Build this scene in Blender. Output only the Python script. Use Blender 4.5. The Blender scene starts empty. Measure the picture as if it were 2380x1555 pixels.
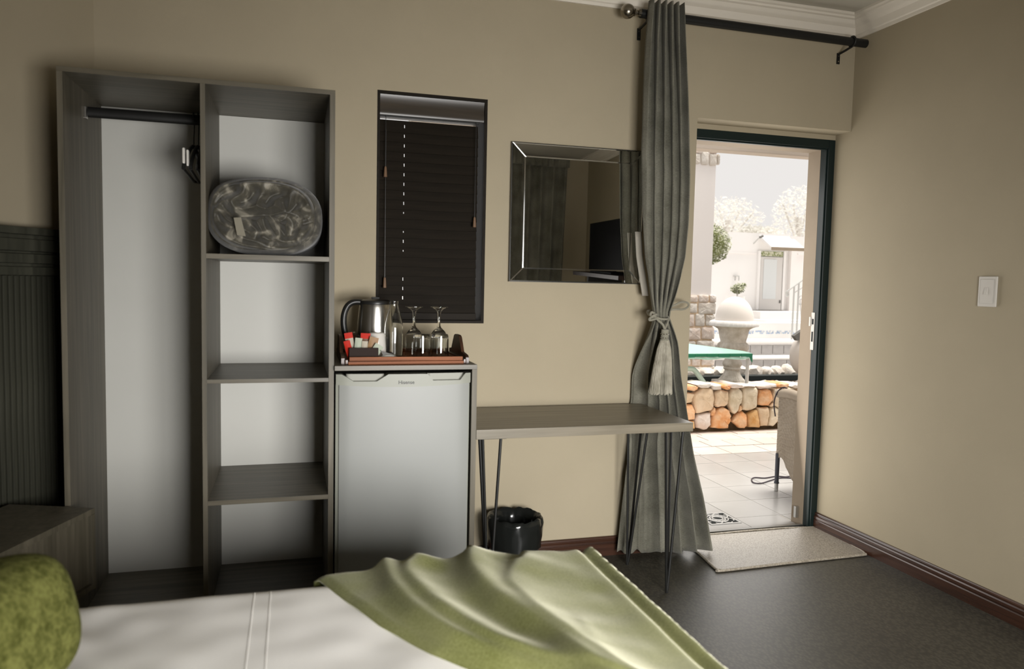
import bpy, bmesh, math, random
from mathutils import Vector, Matrix, noise
random.seed(7)
S = bpy.context.scene
COL = S.collection
PI = math.pi
# ------------------------------------------------------------------ camera
CP = Vector((0.74409, -3.34328, 1.32451))
CR = Vector((0.96055113, -0.27726361, 0.02159682))
CU = Vector((-0.00125807, 0.07332455, 0.99730734))
CF = Vector((0.27810061, 0.95799186, -0.07008316))
FOC = 1756.0
cam_d = bpy.data.cameras.new('camera')
cam = bpy.data.objects.new('camera', cam_d)
COL.objects.link(cam)
cam.matrix_world = Matrix(((CR.x, CU.x, -CF.x, CP.x), (CR.y, CU.y, -CF.y, CP.y), (CR.z, CU.z, -CF.z, CP.z), (0, 0, 0, 1)))
cam_d.sensor_width = 36.0
cam_d.lens = FOC / 2380 * 36.0
cam_d.clip_start = 0.02
cam_d.dof.use_dof = True
cam_d.dof.focus_distance = 4.3
cam_d.dof.aperture_fstop = 3.2
S.camera = cam
# ------------------------------------------------------------------ world, sun, daylight, added doorway fill
W = bpy.data.worlds.new('hazy_sky')
S.world = W
W.use_nodes = True
bg = W.node_tree.nodes['Background']
bg.inputs[0].default_value = (0.85, 0.82, 0.795, 1)
bg.inputs[1].default_value = 1.0
sun_d = bpy.data.lights.new('sun', 'SUN')
sun = bpy.data.objects.new('sun', sun_d)
COL.objects.link(sun)
sun_d.energy = 4.8
sun_d.angle = math.radians(28.0)
sun_d.color = (1.0, 0.95, 0.88)
sun.rotation_euler = Vector((0.40, -0.03, 1.5)).to_track_quat('Z', 'Y').to_euler()
win_d = bpy.data.lights.new('daylight', 'AREA')
win = bpy.data.objects.new('daylight', win_d)
COL.objects.link(win)
win_d.shape = 'RECTANGLE'
win_d.size = 1.25
win_d.size_y = 0.85
win_d.energy = 74
win_d.color = (1.0, 0.985, 0.965)
win_d.spread = math.radians(108)
win.location = (1.70, -3.86, 0.98)
win.rotation_euler = Vector((0, -1, 0.30)).to_track_quat('Z', 'Y').to_euler()
dor_d = bpy.data.lights.new('doorway_daylight', 'AREA')  # added lamp, boosts the daylight that enters through the doorway
dor = bpy.data.objects.new('doorway_daylight', dor_d)
COL.objects.link(dor)
dor_d.shape = 'RECTANGLE'
dor_d.size = 0.76
dor_d.size_y = 1.95
dor_d.energy = 12
dor_d.color = (1.0, 0.97, 0.93)
dor.location = (3.07, 0.36, 0.98)
dor.rotation_euler = Vector((0, 1, -0.22)).to_track_quat('Z', 'Y').to_euler()
S.view_settings.view_transform = 'Standard'
S.view_settings.look = 'None'
S.view_settings.gamma = 1
S.view_settings.use_curve_mapping = False
S.view_settings.exposure = 0.0
S.cycles.use_denoising = True
S.cycles.max_bounces = 10
S.cycles.sample_clamp_indirect = 6


# ------------------------------------------------------------------ helpers
def at(u, v, **k):
    """world point where the line of sight through a photo pixel meets the plane x=, y= or z="""
    r = CF * FOC + CR * (u - 1190) - CU * (v - 777.5)
    (a, val), = k.items()
    i = 'xyz'.index(a)
    return CP + r * ((val - CP[i]) / r[i])


def ss(a, b, x):
    t = max(0.0, min(1.0, (x - a) / (b - a)))
    return t * t * (3 - 2 * t)


def lerp_pts(pts, x):
    """piecewise linear through (x, y) pairs, any order"""
    p = sorted(pts)
    if x <= p[0][0]:
        return p[0][1]
    for (a, b), (c, d) in zip(p, p[1:]):
        if x <= c:
            return b + (d - b) * (x - a) / (c - a)
    return p[-1][1]


def B():
    return bmesh.new()


def box(bm, x0, x1, y0, y1, z0, z1, bev=0.0, M=None):
    r = bmesh.ops.create_cube(bm, size=1.0)
    vs = r['verts']
    for v in vs:
        v.co = Vector(((x0 + x1) / 2 + v.co.x * (x1 - x0), (y0 + y1) / 2 + v.co.y * (y1 - y0), (z0 + z1) / 2 + v.co.z * (z1 - z0)))
    if bev > 0:
        es = list({e for v in vs for e in v.link_edges})
        rb = bmesh.ops.bevel(bm, geom=es, offset=bev, segments=2, affect='EDGES', profile=0.6)
        vs = list({v for f in rb['faces'] for v in f.verts} | {v for v in vs if v.is_valid})
    if M is not None:
        bmesh.ops.transform(bm, matrix=M, verts=[v for v in vs if v.is_valid])
    return bm


def lathe(bm, prof, cx, cy, n=32, z0=0.0, fn=None, cap=True):
    rings = []
    for i, (r, z) in enumerate(prof):
        ring = []
        for k in range(n):
            a = 2 * PI * k / n
            rr = fn(i, a, r) if fn else r
            ring.append(bm.verts.new((cx + rr * math.cos(a), cy + rr * math.sin(a), z0 + z)))
        rings.append(ring)
    for a, b in zip(rings, rings[1:]):
        for k in range(n):
            bm.faces.new((a[k], a[(k + 1) % n], b[(k + 1) % n], b[k]))
    if cap:
        for ring, flip in ((rings[0], True), (rings[-1], False)):
            try:
                bm.faces.new(list(reversed(ring)) if flip else ring)
            except ValueError:
                pass
    return bm


def tube(bm, pts, r, n=8, closed=False, taper=None):
    pts = [Vector(p) for p in pts]
    m = len(pts)
    rings = []
    up = Vector((0, 0, 1))
    prev = None
    for i, p in enumerate(pts):
        if closed:
            t = (pts[(i + 1) % m] - pts[i - 1]).normalized()
        else:
            t = (pts[min(i + 1, m - 1)] - pts[max(i - 1, 0)]).normalized()
        if prev is None:
            a = t.cross(up)
            if a.length < 1e-3:
                a = t.cross(Vector((0, 1, 0)))
            a.normalize()
        else:
            a = (prev - t * prev.dot(t))
            if a.length < 1e-4:
                a = t.cross(up)
            a.normalize()
        prev = a
        b = t.cross(a)
        rr = r if taper is None else r * taper(i / max(1, m - 1))
        rings.append([bm.verts.new(p + a * (rr * math.cos(2 * PI * k / n)) + b * (rr * math.sin(2 * PI * k / n))) for k in range(n)])
    prs = list(zip(rings, rings[1:]))
    if closed:
        prs.append((rings[-1], rings[0]))
    for x, y in prs:
        for k in range(n):
            bm.faces.new((x[k], x[(k + 1) % n], y[(k + 1) % n], y[k]))
    if not closed:
        bm.faces.new(list(reversed(rings[0])))
        bm.faces.new(rings[-1])
    return bm


def smooth_path(pts, sub=6, closed=False):
    pts = [Vector(p) for p in pts]
    n = len(pts)
    out = []
    rng = range(n if closed else n - 1)
    for i in rng:
        p0 = pts[(i - 1) % n] if closed else pts[max(i - 1, 0)]
        p1 = pts[i]
        p2 = pts[(i + 1) % n]
        p3 = pts[(i + 2) % n] if closed else pts[min(i + 2, n - 1)]
        for k in range(sub):
            t = k / sub
            out.append(0.5 * ((2 * p1) + (p2 - p0) * t + (2 * p0 - 5 * p1 + 4 * p2 - p3) * t * t + (3 * p1 - p0 - 3 * p2 + p3) * t ** 3))
    if not closed:
        out.append(pts[-1])
    return out


def grid(bm, fn, nu, nv, wrap=False):
    vs = [[bm.verts.new(fn(i / nu, j / nv)) for i in range(nu + (0 if wrap else 1))] for j in range(nv + 1)]
    c = nu if wrap else nu
    for j in range(nv):
        for i in range(c):
            a, b = i, (i + 1) % nu if wrap else i + 1
            bm.faces.new((vs[j][a], vs[j][b], vs[j + 1][b], vs[j + 1][a]))
    return bm


def prism(bm, poly, vec):
    """poly: list of Vector (planar), extruded by vec"""
    vec = Vector(vec)
    a = [bm.verts.new(p) for p in poly]
    b = [bm.verts.new(Vector(p) + vec) for p in poly]
    n = len(a)
    bm.faces.new(a)
    bm.faces.new(list(reversed(b)))
    for i in range(n):
        bm.faces.new((a[(i + 1) % n], a[i], b[i], b[(i + 1) % n]))
    return bm


def wloc(o):
    v = Vector((0, 0, 0))
    while o is not None:
        v = v + o.location
        o = o.parent
    return v


def obj(name, bm, mat, parent=None, smooth=40, label=None, thick=None, sub=0, loc=None):
    bmesh.ops.recalc_face_normals(bm, faces=bm.faces[:])
    off = wloc(parent) if parent else (Vector(loc) if loc else Vector((0, 0, 0)))
    bmesh.ops.translate(bm, verts=bm.verts[:], vec=-off)
    if smooth:
        lim = math.radians(smooth)
        for f in bm.faces:
            f.smooth = True
        for e in bm.edges:
            if len(e.link_faces) == 2 and e.calc_face_angle(0) > lim:
                e.smooth = False
    me = bpy.data.meshes.new(name)
    bm.to_mesh(me)
    bm.free()
    if isinstance(mat, (list, tuple)):
        for m in mat:
            me.materials.append(m)
    else:
        me.materials.append(mat)
    o = bpy.data.objects.new(name, me)
    COL.objects.link(o)
    if parent:
        o.parent = parent
    elif loc:
        o.location = loc
    if label:
        o['label'] = label
    if smooth and smooth <= 50 and len(me.polygons) < 700:
        md = o.modifiers.new('face_normals', 'WEIGHTED_NORMAL')
        md.keep_sharp = True
        md.weight = 100
    if thick:
        md = o.modifiers.new('thickness', 'SOLIDIFY')
        md.thickness = thick
        md.offset = 0
    if sub:
        md = o.modifiers.new('subd', 'SUBSURF')
        md.levels = sub
        md.render_levels = sub
    return o


def thing(name, label, cat, loc, group=None):
    o = bpy.data.objects.new(name, None)
    COL.objects.link(o)
    o.location = loc
    o.empty_display_size = 0.1
    return tag(o, label, cat, group)


def tag(o, label, cat, group=None):
    o['label'] = label
    o['category'] = cat
    if group:
        o['group'] = group
    return o


def struct(name, bm, mat, smooth=40):
    o = obj(name, bm, mat, smooth=smooth)
    o['kind'] = 'structure'
    return o


def copy_tree(o, parent=None):
    c = o.copy()
    COL.objects.link(c)
    if parent:
        c.parent = parent
    for ch in list(o.children):
        copy_tree(ch, c)
    return c


# ------------------------------------------------------------------ materials
def mat(name, col, rough=0.6, metal=0.0, spec=0.5, sheen=0.0, trans=0.0, ior=1.45, coat=0.0):
    m = bpy.data.materials.new(name)
    m.use_nodes = True
    b = m.node_tree.nodes['Principled BSDF']
    b.inputs['Base Color'].default_value = (*col, 1)
    b.inputs['Roughness'].default_value = rough
    b.inputs['Metallic'].default_value = metal
    b.inputs['Specular IOR Level'].default_value = spec
    b.inputs['Sheen Weight'].default_value = sheen
    b.inputs['Transmission Weight'].default_value = trans
    b.inputs['IOR'].default_value = ior
    b.inputs['Coat Weight'].default_value = coat
    return m


def tex(m, kind, scale=(1, 1, 1), coord='Object', **ins):
    nt = m.node_tree
    tc = nt.nodes.new('ShaderNodeTexCoord')
    mp = nt.nodes.new('ShaderNodeMapping')
    mp.inputs['Scale'].default_value = scale
    nt.links.new(tc.outputs[coord], mp.inputs['Vector'])
    t = nt.nodes.new(kind)
    nt.links.new(mp.outputs[0], t.inputs['Vector'])
    for k, v in ins.items():
        t.inputs[k].default_value = v
    return t


def ramp(m, src, stops):
    nt = m.node_tree
    r = nt.nodes.new('ShaderNodeValToRGB')
    el = r.color_ramp.elements
    while len(el) < len(stops):
        el.new(0.5)
    for e, (p, c) in zip(el, stops):
        e.position = p
        e.color = (*c, 1)
    nt.links.new(src, r.inputs[0])
    return r


def bump(m, src, strength=0.3, dist=0.002):
    nt = m.node_tree
    b = nt.nodes.new('ShaderNodeBump')
    b.inputs['Strength'].default_value = strength
    b.inputs['Distance'].default_value = dist
    nt.links.new(src, b.inputs['Height'])
    pb = nt.nodes['Principled BSDF']
    nt.links.new(b.outputs[0], pb.inputs['Normal'])


def colour(m, out):
    m.node_tree.links.new(out, m.node_tree.nodes['Principled BSDF'].inputs['Base Color'])


def mottled(name, c0, c1, scale=8.0, rough=0.7, bmp=0.0, bscale=200.0, lo=0.35, hi=0.65, bdist=0.002, **k):
    m = mat(name, c0, rough, **k)
    t = tex(m, 'ShaderNodeTexNoise', Scale=scale, Detail=4.0)
    r = ramp(m, t.outputs['Fac'], [(lo, c0), (hi, c1)])
    colour(m, r.outputs[0])
    if bmp:
        t2 = tex(m, 'ShaderNodeTexNoise', Scale=bscale, Detail=3.0)
        bump(m, t2.outputs['Fac'], bmp, bdist)
    return m


def wood(name, c0, c1, axis='z', rough=0.5, stretch=26.0, coat=0.0, spec=0.5):
    m = mat(name, c0, rough, coat=coat, spec=spec)
    sc = {'x': (1.3, stretch, stretch), 'y': (stretch, 1.3, stretch), 'z': (stretch, stretch, 1.3)}[axis]
    t = tex(m, 'ShaderNodeTexNoise', scale=sc, Scale=1.6, Detail=6.0, Distortion=0.6)
    r = ramp(m, t.outputs['Fac'], [(0.3, c0), (0.52, tuple((a + b) / 2 for a, b in zip(c0, c1))), (0.72, c1)])
    colour(m, r.outputs[0])
    bump(m, t.outputs['Fac'], 0.08, 0.002)
    return m


M = {}
M['wall'] = mottled('wall_paint', (0.350, 0.300, 0.210), (0.365, 0.313, 0.220), 3.0, 0.75, 0.12, 260.0, spec=0.3)
M['cornice'] = mottled('cornice_paint', (0.70, 0.645, 0.555), (0.72, 0.665, 0.575), 4.0, 0.6)
M['ceiling'] = mottled('ceiling_paint', (0.50, 0.47, 0.40), (0.52, 0.49, 0.415), 4.0, 0.8)
OK0, OK1 = (0.066, 0.057, 0.037), (0.135, 0.117, 0.083)
M['oak_z'] = wood('grey_oak_vertical', OK0, OK1, 'z', 0.5)
M['oak_x'] = wood('grey_oak_lengthwise', OK0, OK1, 'x', 0.42)
M['oak_y'] = wood('grey_oak_deep', OK0, OK1, 'y', 0.5)
M['oak_desk'] = wood('desk_grey_oak', (0.130, 0.112, 0.078), (0.215, 0.186, 0.137), 'x', 0.36)
M['white_board'] = mottled('white_backing_board', (0.50, 0.495, 0.455), (0.515, 0.51, 0.47), 3.0, 0.5)
M['night'] = wood('nightstand_oak', (0.070, 0.062, 0.043), (0.130, 0.114, 0.082), 'z', 0.45)
M['headboard'] = wood('dark_headboard_wood', (0.030, 0.030, 0.021), (0.058, 0.057, 0.041), 'z', 0.5)
M['skirting'] = wood('mahogany_skirting', (0.024, 0.011, 0.007), (0.060, 0.026, 0.015), 'x', 0.24, spec=0.7)
M['skirting_y'] = wood('mahogany_skirting_right', (0.024, 0.011, 0.007), (0.060, 0.026, 0.015), 'y', 0.24, spec=0.7)
M['blind'] = wood('dark_blind_wood', (0.0095, 0.0075, 0.005), (0.0165, 0.0125, 0.0085), 'x', 0.6, spec=0.12)
M['valance'] = wood('dark_valance_wood', (0.028, 0.022, 0.015), (0.048, 0.037, 0.026), 'x', 0.3, spec=0.45)
M['tassel_wood'] = mat('tassel_wood', (0.16, 0.095, 0.055), 0.4)
M['black_metal'] = mat('black_metal', (0.012, 0.012, 0.011), 0.45, 0.3)
M['black_plastic'] = mat('black_plastic', (0.013, 0.013, 0.012), 0.35)
M['pewter'] = mat('pewter', (0.30, 0.27, 0.22), 0.25, 1.0)
M['chrome'] = mat('chrome', (0.75, 0.74, 0.70), 0.12, 1.0)
M['steel'] = mat('brushed_steel', (0.52, 0.50, 0.46), 0.24, 1.0)
M['mirror'] = mat('mirror_silver', (0.93, 0.93, 0.90), 0.012, 1.0)
M['mirror_edge'] = mat('mirror_bevel_glass', (0.86, 0.87, 0.85), 0.10, 1.0)
M['white_plastic'] = mat('white_plastic', (0.58, 0.55, 0.50), 0.35)
M['ceramic'] = mat('white_ceramic', (0.56, 0.535, 0.49), 0.25)
M['frame'] = mat('dark_green_door_paint', (0.008, 0.015, 0.014), 0.4, spec=0.3)
M['ext_plaster'] = mottled('exterior_tan_plaster', (0.27, 0.215, 0.155), (0.295, 0.235, 0.17), 6.0, 0.8)
M['alu'] = mat('aluminium', (0.55, 0.55, 0.53), 0.35, 1.0)
M['grey_plastic'] = mat('grey_fridge_plastic', (0.25, 0.255, 0.215), 0.45)
M['fridge'] = mottled('silver_fridge_door', (0.25, 0.255, 0.24), (0.26, 0.265, 0.25), 2.0, 0.42)
M['fridge_side'] = mat('fridge_side', (0.10, 0.10, 0.09), 0.5)
M['recess'] = mat('recess_grey_plastic', (0.30, 0.30, 0.26), 0.55)
M['ink'] = mat('dark_ink', (0.02, 0.02, 0.02), 0.5)
M['print_white'] = mat('print_white', (0.6, 0.6, 0.58), 0.5)
M['bin_bag'] = mat('black_bin_liner', (0.010, 0.011, 0.010), 0.16, spec=0.6)
M['glass'] = mat('clear_glass', (0.97, 0.98, 0.97), 0.0, trans=1.0, ior=1.46)
M['pane'] = mat('window_glass', (0.97, 0.98, 0.98), 0.0, trans=1.0, ior=1.02)
M['tray_wood'] = wood('red_tray_wood', (0.10, 0.032, 0.011), (0.30, 0.10, 0.036), 'x', 0.55, 40.0, spec=0.25)
M['tray_dark'] = wood('dark_tray_wood', (0.030, 0.013, 0.007), (0.075, 0.032, 0.016), 'y', 0.3)
M['box_brown'] = mat('dark_brown_box', (0.018, 0.009, 0.006), 0.6, spec=0.15)
M['red'] = mat('sachet_red', (0.40, 0.016, 0.006), 0.6, spec=0.2)
M['cream'] = mat('sachet_cream', (0.36, 0.32, 0.25), 0.5, spec=0.3)
M['mint'] = mat('sachet_pale_green', (0.33, 0.36, 0.28), 0.5, spec=0.3)
M['brown'] = mat('sachet_brown', (0.12, 0.05, 0.02), 0.5, spec=0.3)
M['tan'] = mat('sachet_tan', (0.26, 0.15, 0.07), 0.5, spec=0.3)
M['foil'] = mat('clear_wrapper', (0.6, 0.6, 0.56), 0.18, 0.4)


def carpet():
    m = mat('loop_carpet', (0.11, 0.095, 0.072), 0.5, spec=0.75)
    w = tex(m, 'ShaderNodeTexVoronoi', scale=(100, 62, 1), Scale=1.0)
    n = tex(m, 'ShaderNodeTexNoise', Scale=2.2, Detail=5.0)
    n2 = tex(m, 'ShaderNodeTexNoise', Scale=240.0, Detail=2.0)
    r = ramp(m, n.outputs['Fac'], [(0.3, (0.036, 0.032, 0.022)), (0.7, (0.056, 0.050, 0.036))])
    mx = m.node_tree.nodes.new('ShaderNodeMix')
    mx.data_type = 'RGBA'
    mx.blend_type = 'MULTIPLY'
    mx.inputs[0].default_value = 0.75
    m.node_tree.links.new(r.outputs[0], mx.inputs[6])
    r2 = ramp(m, w.outputs['Distance'], [(0.15, (1.25, 1.25, 1.25)), (0.7, (0.35, 0.35, 0.35))])
    m.node_tree.links.new(r2.outputs[0], mx.inputs[7])
    colour(m, mx.outputs[2])
    bump(m, w.outputs['Distance'], -1.0, 0.007)
    return m


M['carpet'] = carpet()


def loop_mat(name, c0, c1, sc):
    m = mat(name, c0, 0.5, spec=0.8)
    w = tex(m, 'ShaderNodeTexVoronoi', scale=(sc, sc, sc), Scale=1.0)
    r2 = ramp(m, w.outputs['Distance'], [(0.1, c1), (0.75, c0)])
    colour(m, r2.outputs[0])
    bump(m, w.outputs['Distance'], -0.8, 0.004)
    return m


M['mat'] = loop_mat('loop_doormat', (0.17, 0.147, 0.114), (0.35, 0.31, 0.252), 140)
M['mat_edge'] = loop_mat('doormat_edging', (0.24, 0.21, 0.16), (0.43, 0.38, 0.31), 110)


def fabric(name, c0, c1, sc=(420, 420, 420), rough=0.9, sheen=0.2, big=6.0, bs=0.35):
    m = mat(name, c0, rough, sheen=sheen, spec=0.15)
    n = tex(m, 'ShaderNodeTexNoise', scale=sc, Scale=1.0, Detail=2.0)
    n2 = tex(m, 'ShaderNodeTexNoise', Scale=big, Detail=4.0)
    nt = m.node_tree
    ad = nt.nodes.new('ShaderNodeMath')
    ad.operation = 'MULTIPLY_ADD'
    ad.inputs[1].default_value = 0.6
    nt.links.new(n2.outputs['Fac'], ad.inputs[0])
    ml = nt.nodes.new('ShaderNodeMath')
    ml.operation = 'MULTIPLY'
    ml.inputs[1].default_value = 0.4
    nt.links.new(n.outputs['Fac'], ml.inputs[0])
    nt.links.new(ml.outputs[0], ad.inputs[2])
    r = ramp(m, ad.outputs[0], [(0.36, c0), (0.64, c1)])
    colour(m, r.outputs[0])
    bump(m, n.outputs['Fac'], bs, 0.001)
    return m


M['curtain'] = fabric('grey_linen_curtain', (0.098, 0.094, 0.071), (0.205, 0.197, 0.158), (110, 110, 520), sheen=0.1)
M['lining'] = fabric('pale_curtain_lining', (0.50, 0.47, 0.40), (0.54, 0.51, 0.44))
M['lining_dim'] = fabric('curtain_lining_edge', (0.34, 0.315, 0.265), (0.38, 0.35, 0.30))
M['rope'] = fabric('grey_green_rope', (0.20, 0.19, 0.145), (0.31, 0.29, 0.23), (300, 300, 300))
M['fringe'] = fabric('tassel_fringe', (0.20, 0.185, 0.14), (0.40, 0.37, 0.30), (500, 500, 14), big=18.0, bs=0.8)
M['duvet'] = fabric('white_duvet_cotton', (0.86, 0.84, 0.795), (0.88, 0.86, 0.82), (300, 300, 300), sheen=0.0, big=5.0, bs=0.1)
M['cushion'] = fabric('green_knit', (0.050, 0.054, 0.010), (0.145, 0.148, 0.042), (120, 120, 120), sheen=0.0, big=30.0, bs=0.8)


def velvet():
    m = fabric('green_velvet', (0.105, 0.112, 0.030), (0.195, 0.20, 0.080), (200, 200, 200), rough=0.85, sheen=0.5, big=5.0, bs=0.1)
    b = m.node_tree.nodes['Principled BSDF']
    b.inputs['Sheen Roughness'].default_value = 0.35
    b.inputs['Sheen Tint'].default_value = (0.95, 0.92, 0.72, 1)
    return m


M['throw'] = velvet()


def plush():
    m = mat('grey_plush', (0.06, 0.055, 0.04), 0.5, spec=0.45, sheen=0.25)
    n = tex(m, 'ShaderNodeTexNoise', scale=(1, 0.6, 1), Scale=17.0, Detail=5.0, Distortion=1.2)
    r = ramp(m, n.outputs['Fac'], [(0.40, (0.040, 0.036, 0.026)), (0.55, (0.075, 0.068, 0.050)), (0.66, (0.23, 0.21, 0.165))])  # pale blotches put the sheen of the pile into the colour
    colour(m, r.outputs[0])
    f = tex(m, 'ShaderNodeTexNoise', Scale=260.0, Detail=2.0)
    bump(m, f.outputs['Fac'], 0.3, 0.002)
    return m


M['plush'] = plush()
M['label_cloth'] = fabric('label_cloth', (0.20, 0.185, 0.14), (0.23, 0.21, 0.165))
M['tv'] = mat('tv_black', (0.008, 0.008, 0.008), 0.75, spec=0.05)
# outdoors
M['tile'] = mottled('white_patio_tile', (0.44, 0.43, 0.415), (0.485, 0.475, 0.46), 2.5, 0.22)
M['grout'] = mat('tile_grout', (0.42, 0.40, 0.37), 0.9)
M['paver'] = mottled('pink_paver', (0.62, 0.54, 0.48), (0.70, 0.63, 0.57), 3.0, 0.75, 0.2, 60)
M['soil'] = mottled('dark_joint', (0.060, 0.038, 0.018), (0.12, 0.08, 0.042), 12.0, 0.95)
M['white_ext'] = mottled('white_render', (0.82, 0.80, 0.78), (0.84, 0.82, 0.80), 2.0, 0.85)
M['pink_ext'] = mottled('pale_pink_render', (0.83, 0.79, 0.765), (0.85, 0.81, 0.785), 2.0, 0.85)
ST = {}
ST['cream'] = mottled('cream_stone', (0.60, 0.51, 0.36), (0.80, 0.71, 0.56), 9.0, 0.85, 0.9, 18, bdist=0.02)
ST['buff'] = mottled('buff_stone', (0.64, 0.48, 0.31), (0.78, 0.62, 0.45), 8.0, 0.85, 0.9, 16, bdist=0.02)
ST['orange'] = mottled('orange_stone', (0.74, 0.34, 0.13), (0.82, 0.55, 0.34), 13.0, 0.85, 0.9, 18, bdist=0.02)
ST['amber'] = mottled('amber_stone', (0.68, 0.37, 0.13), (0.74, 0.54, 0.30), 9.0, 0.85, 0.9, 16, bdist=0.02)
ST['white'] = mottled('white_stone', (0.66, 0.60, 0.53), (0.76, 0.72, 0.66), 9.0, 0.85, 0.9, 16, bdist=0.02)
ST['pale'] = mottled('pale_pink_stone', (0.68, 0.55, 0.46), (0.80, 0.75, 0.70), 7.0, 0.85, 0.7, 16, bdist=0.02)
M['liner'] = mat('black_pond_liner', (0.020, 0.026, 0.024), 0.5)
M['urn'] = mottled('weathered_urn_stone', (0.46, 0.415, 0.345), (0.64, 0.60, 0.535), 14.0, 0.85, 0.6, 60, bdist=0.01)
M['urn_rim'] = mottled('pale_urn_rim', (0.68, 0.66, 0.63), (0.76, 0.745, 0.72), 14.0, 0.8, 0.5, 60)
M['ball'] = mottled('pale_plaster_ball', (0.80, 0.745, 0.69), (0.83, 0.775, 0.72), 3.0, 0.8)
M['tarp'] = mat('green_table_cover', (0.40, 0.66, 0.56), 0.18, spec=1.0, coat=0.6)  # sky glare on the cover is put into a paler green
M['tarp_edge'] = mat('green_cover_edge', (0.012, 0.17, 0.085), 0.5)
M['pipe'] = mat('pale_green_pipe', (0.46, 0.56, 0.47), 0.4)
M['grey_tile'] = mottled('grey_step_tile', (0.30, 0.285, 0.275), (0.40, 0.385, 0.375), 6.0, 0.4)
M['blue_mosaic'] = mottled('blue_mosaic', (0.36, 0.46, 0.62), (0.66, 0.68, 0.70), 26.0, 0.3, lo=0.45, hi=0.55)
M['glaze'] = mat('pale_blue_door_glass', (0.66, 0.68, 0.68), 0.3)
M['door_white'] = mat('white_door_paint', (0.63, 0.605, 0.58), 0.5)
M['rail_white'] = mat('pale_grey_railing', (0.52, 0.52, 0.50), 0.4)
M['leaf'] = mottled('topiary_leaf', (0.15, 0.19, 0.045), (0.58, 0.57, 0.45), 35.0, 0.5, lo=0.42, hi=0.55)
M['leaf_pale'] = mottled('pale_olive_leaf', (0.70, 0.69, 0.65), (0.80, 0.79, 0.76), 6.0, 0.8)  # overexposed outdoor glare painted in as a pale leaf colour
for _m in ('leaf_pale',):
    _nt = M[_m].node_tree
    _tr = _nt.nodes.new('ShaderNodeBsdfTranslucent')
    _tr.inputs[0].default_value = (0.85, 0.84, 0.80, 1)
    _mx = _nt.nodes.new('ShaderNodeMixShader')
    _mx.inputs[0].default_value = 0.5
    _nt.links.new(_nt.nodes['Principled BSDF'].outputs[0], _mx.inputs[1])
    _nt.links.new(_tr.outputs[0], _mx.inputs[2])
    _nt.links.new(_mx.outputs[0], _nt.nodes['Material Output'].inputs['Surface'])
M['leaf_core'] = mat('foliage_core', (0.20, 0.22, 0.08), 0.9)
M['bark'] = mat('pale_bark', (0.66, 0.63, 0.59), 0.9)
M['wicker'] = mottled('beige_wicker', (0.42, 0.35, 0.27), (0.47, 0.40, 0.315), 12.0, 0.55, spec=0.4)
M['chair_leg'] = mat('slate_blue_leg', (0.075, 0.082, 0.105), 0.35)
M['cord'] = mat('dark_purple_cord', (0.045, 0.033, 0.045), 0.45)
M['slate'] = mat('dark_slate', (0.14, 0.135, 0.125), 0.5)
M['grate'] = mat('pale_grate_metal', (0.55, 0.54, 0.52), 0.4)
M['void'] = mat('drain_void', (0.012, 0.014, 0.013), 0.9)
M['roof'] = mottled('roof_soffit', (0.58, 0.50, 0.42), (0.60, 0.52, 0.44), 2.0, 0.85)

# ------------------------------------------------------------------ the room
XR = 3.521
YB = -3.72            # rear wall
ZC = 2.70             # ceiling
TH = math.radians(30)  # the left wall runs off at an angle from the corner at x=0, y=0
WD = Vector((-math.sin(TH), -math.cos(TH), 0))
WN = Vector((math.cos(TH), -math.sin(TH), 0))
LEFT = WD * 1.9
BX0, BX1, BZ0, BZ1 = 1.0899, 1.5785, 1.1306, 2.1331     # blind recess
OX0, OZ1 = 2.629, 2.1375                                 # door opening

bm = B()
box(bm, -1.6, XR + 0.25, YB - 0.2, 0.175, -0.12, 0.0)
struct('floor', bm, M['carpet'])
bm = B()
box(bm, -1.6, XR + 0.25, YB - 0.9, 0.3, ZC, ZC + 0.12)
struct('ceiling', bm, M['ceiling'])
# back wall with the window recess and the door opening
T = 0.18
bm = B()
box(bm, -0.2, BX0, 0, T, 0, ZC)
box(bm, BX0, BX1, 0, T, 0, BZ0)
box(bm, BX0, BX1, 0, T, BZ1, ZC)
box(bm, BX1, OX0, 0, T, 0, ZC)
box(bm, OX0, XR, 0, 0.115, OZ1, ZC)
box(bm, OX0, XR, 0.115, T, 2.112, ZC)
struct('wall_back', bm, M['wall'])
bm = B()
box(bm, -0.2, BX0, T, T + 0.1, -0.1, ZC)
box(bm, BX0, BX1, T, T + 0.1, -0.1, BZ0)
box(bm, BX0, BX1, T, T + 0.1, BZ1, ZC)
box(bm, BX1, OX0 + 0.045, T, T + 0.1, -0.1, ZC)
box(bm, OX0 + 0.045, 3.483, T, T + 0.1, 2.068, ZC)
box(bm, 3.483, 6.0, T, T + 0.1, -0.1, ZC)
struct('wall_outer', bm, M['ext_plaster'])
bm = B()
box(bm, XR, XR + 0.2, YB - 0.2, T, 0, ZC)
struct('wall_right', bm, M['wall'])
bm = B()
prism(bm, [Vector((0, 0, 0)), LEFT, LEFT - WN * 0.15, -WN * 0.15], (0, 0, ZC))
box(bm, LEFT.x - 0.15, LEFT.x, YB - 0.2, LEFT.y, 0, ZC)
struct('wall_left', bm, M['wall'])
WX0, WX1, WZ0, WZ1 = 0.98, 2.43, 0.36, 2.15
bm = B()
box(bm, LEFT.x - 0.15, WX0, YB - 0.12, YB, 0, ZC)
box(bm, WX1, XR, YB - 0.12, YB, 0, ZC)
box(bm, WX0, WX1, YB - 0.12, YB, 0, WZ0)
box(bm, WX0, WX1, YB - 0.12, YB, WZ1, ZC)
struct('wall_rear', bm, M['wall'])
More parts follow.
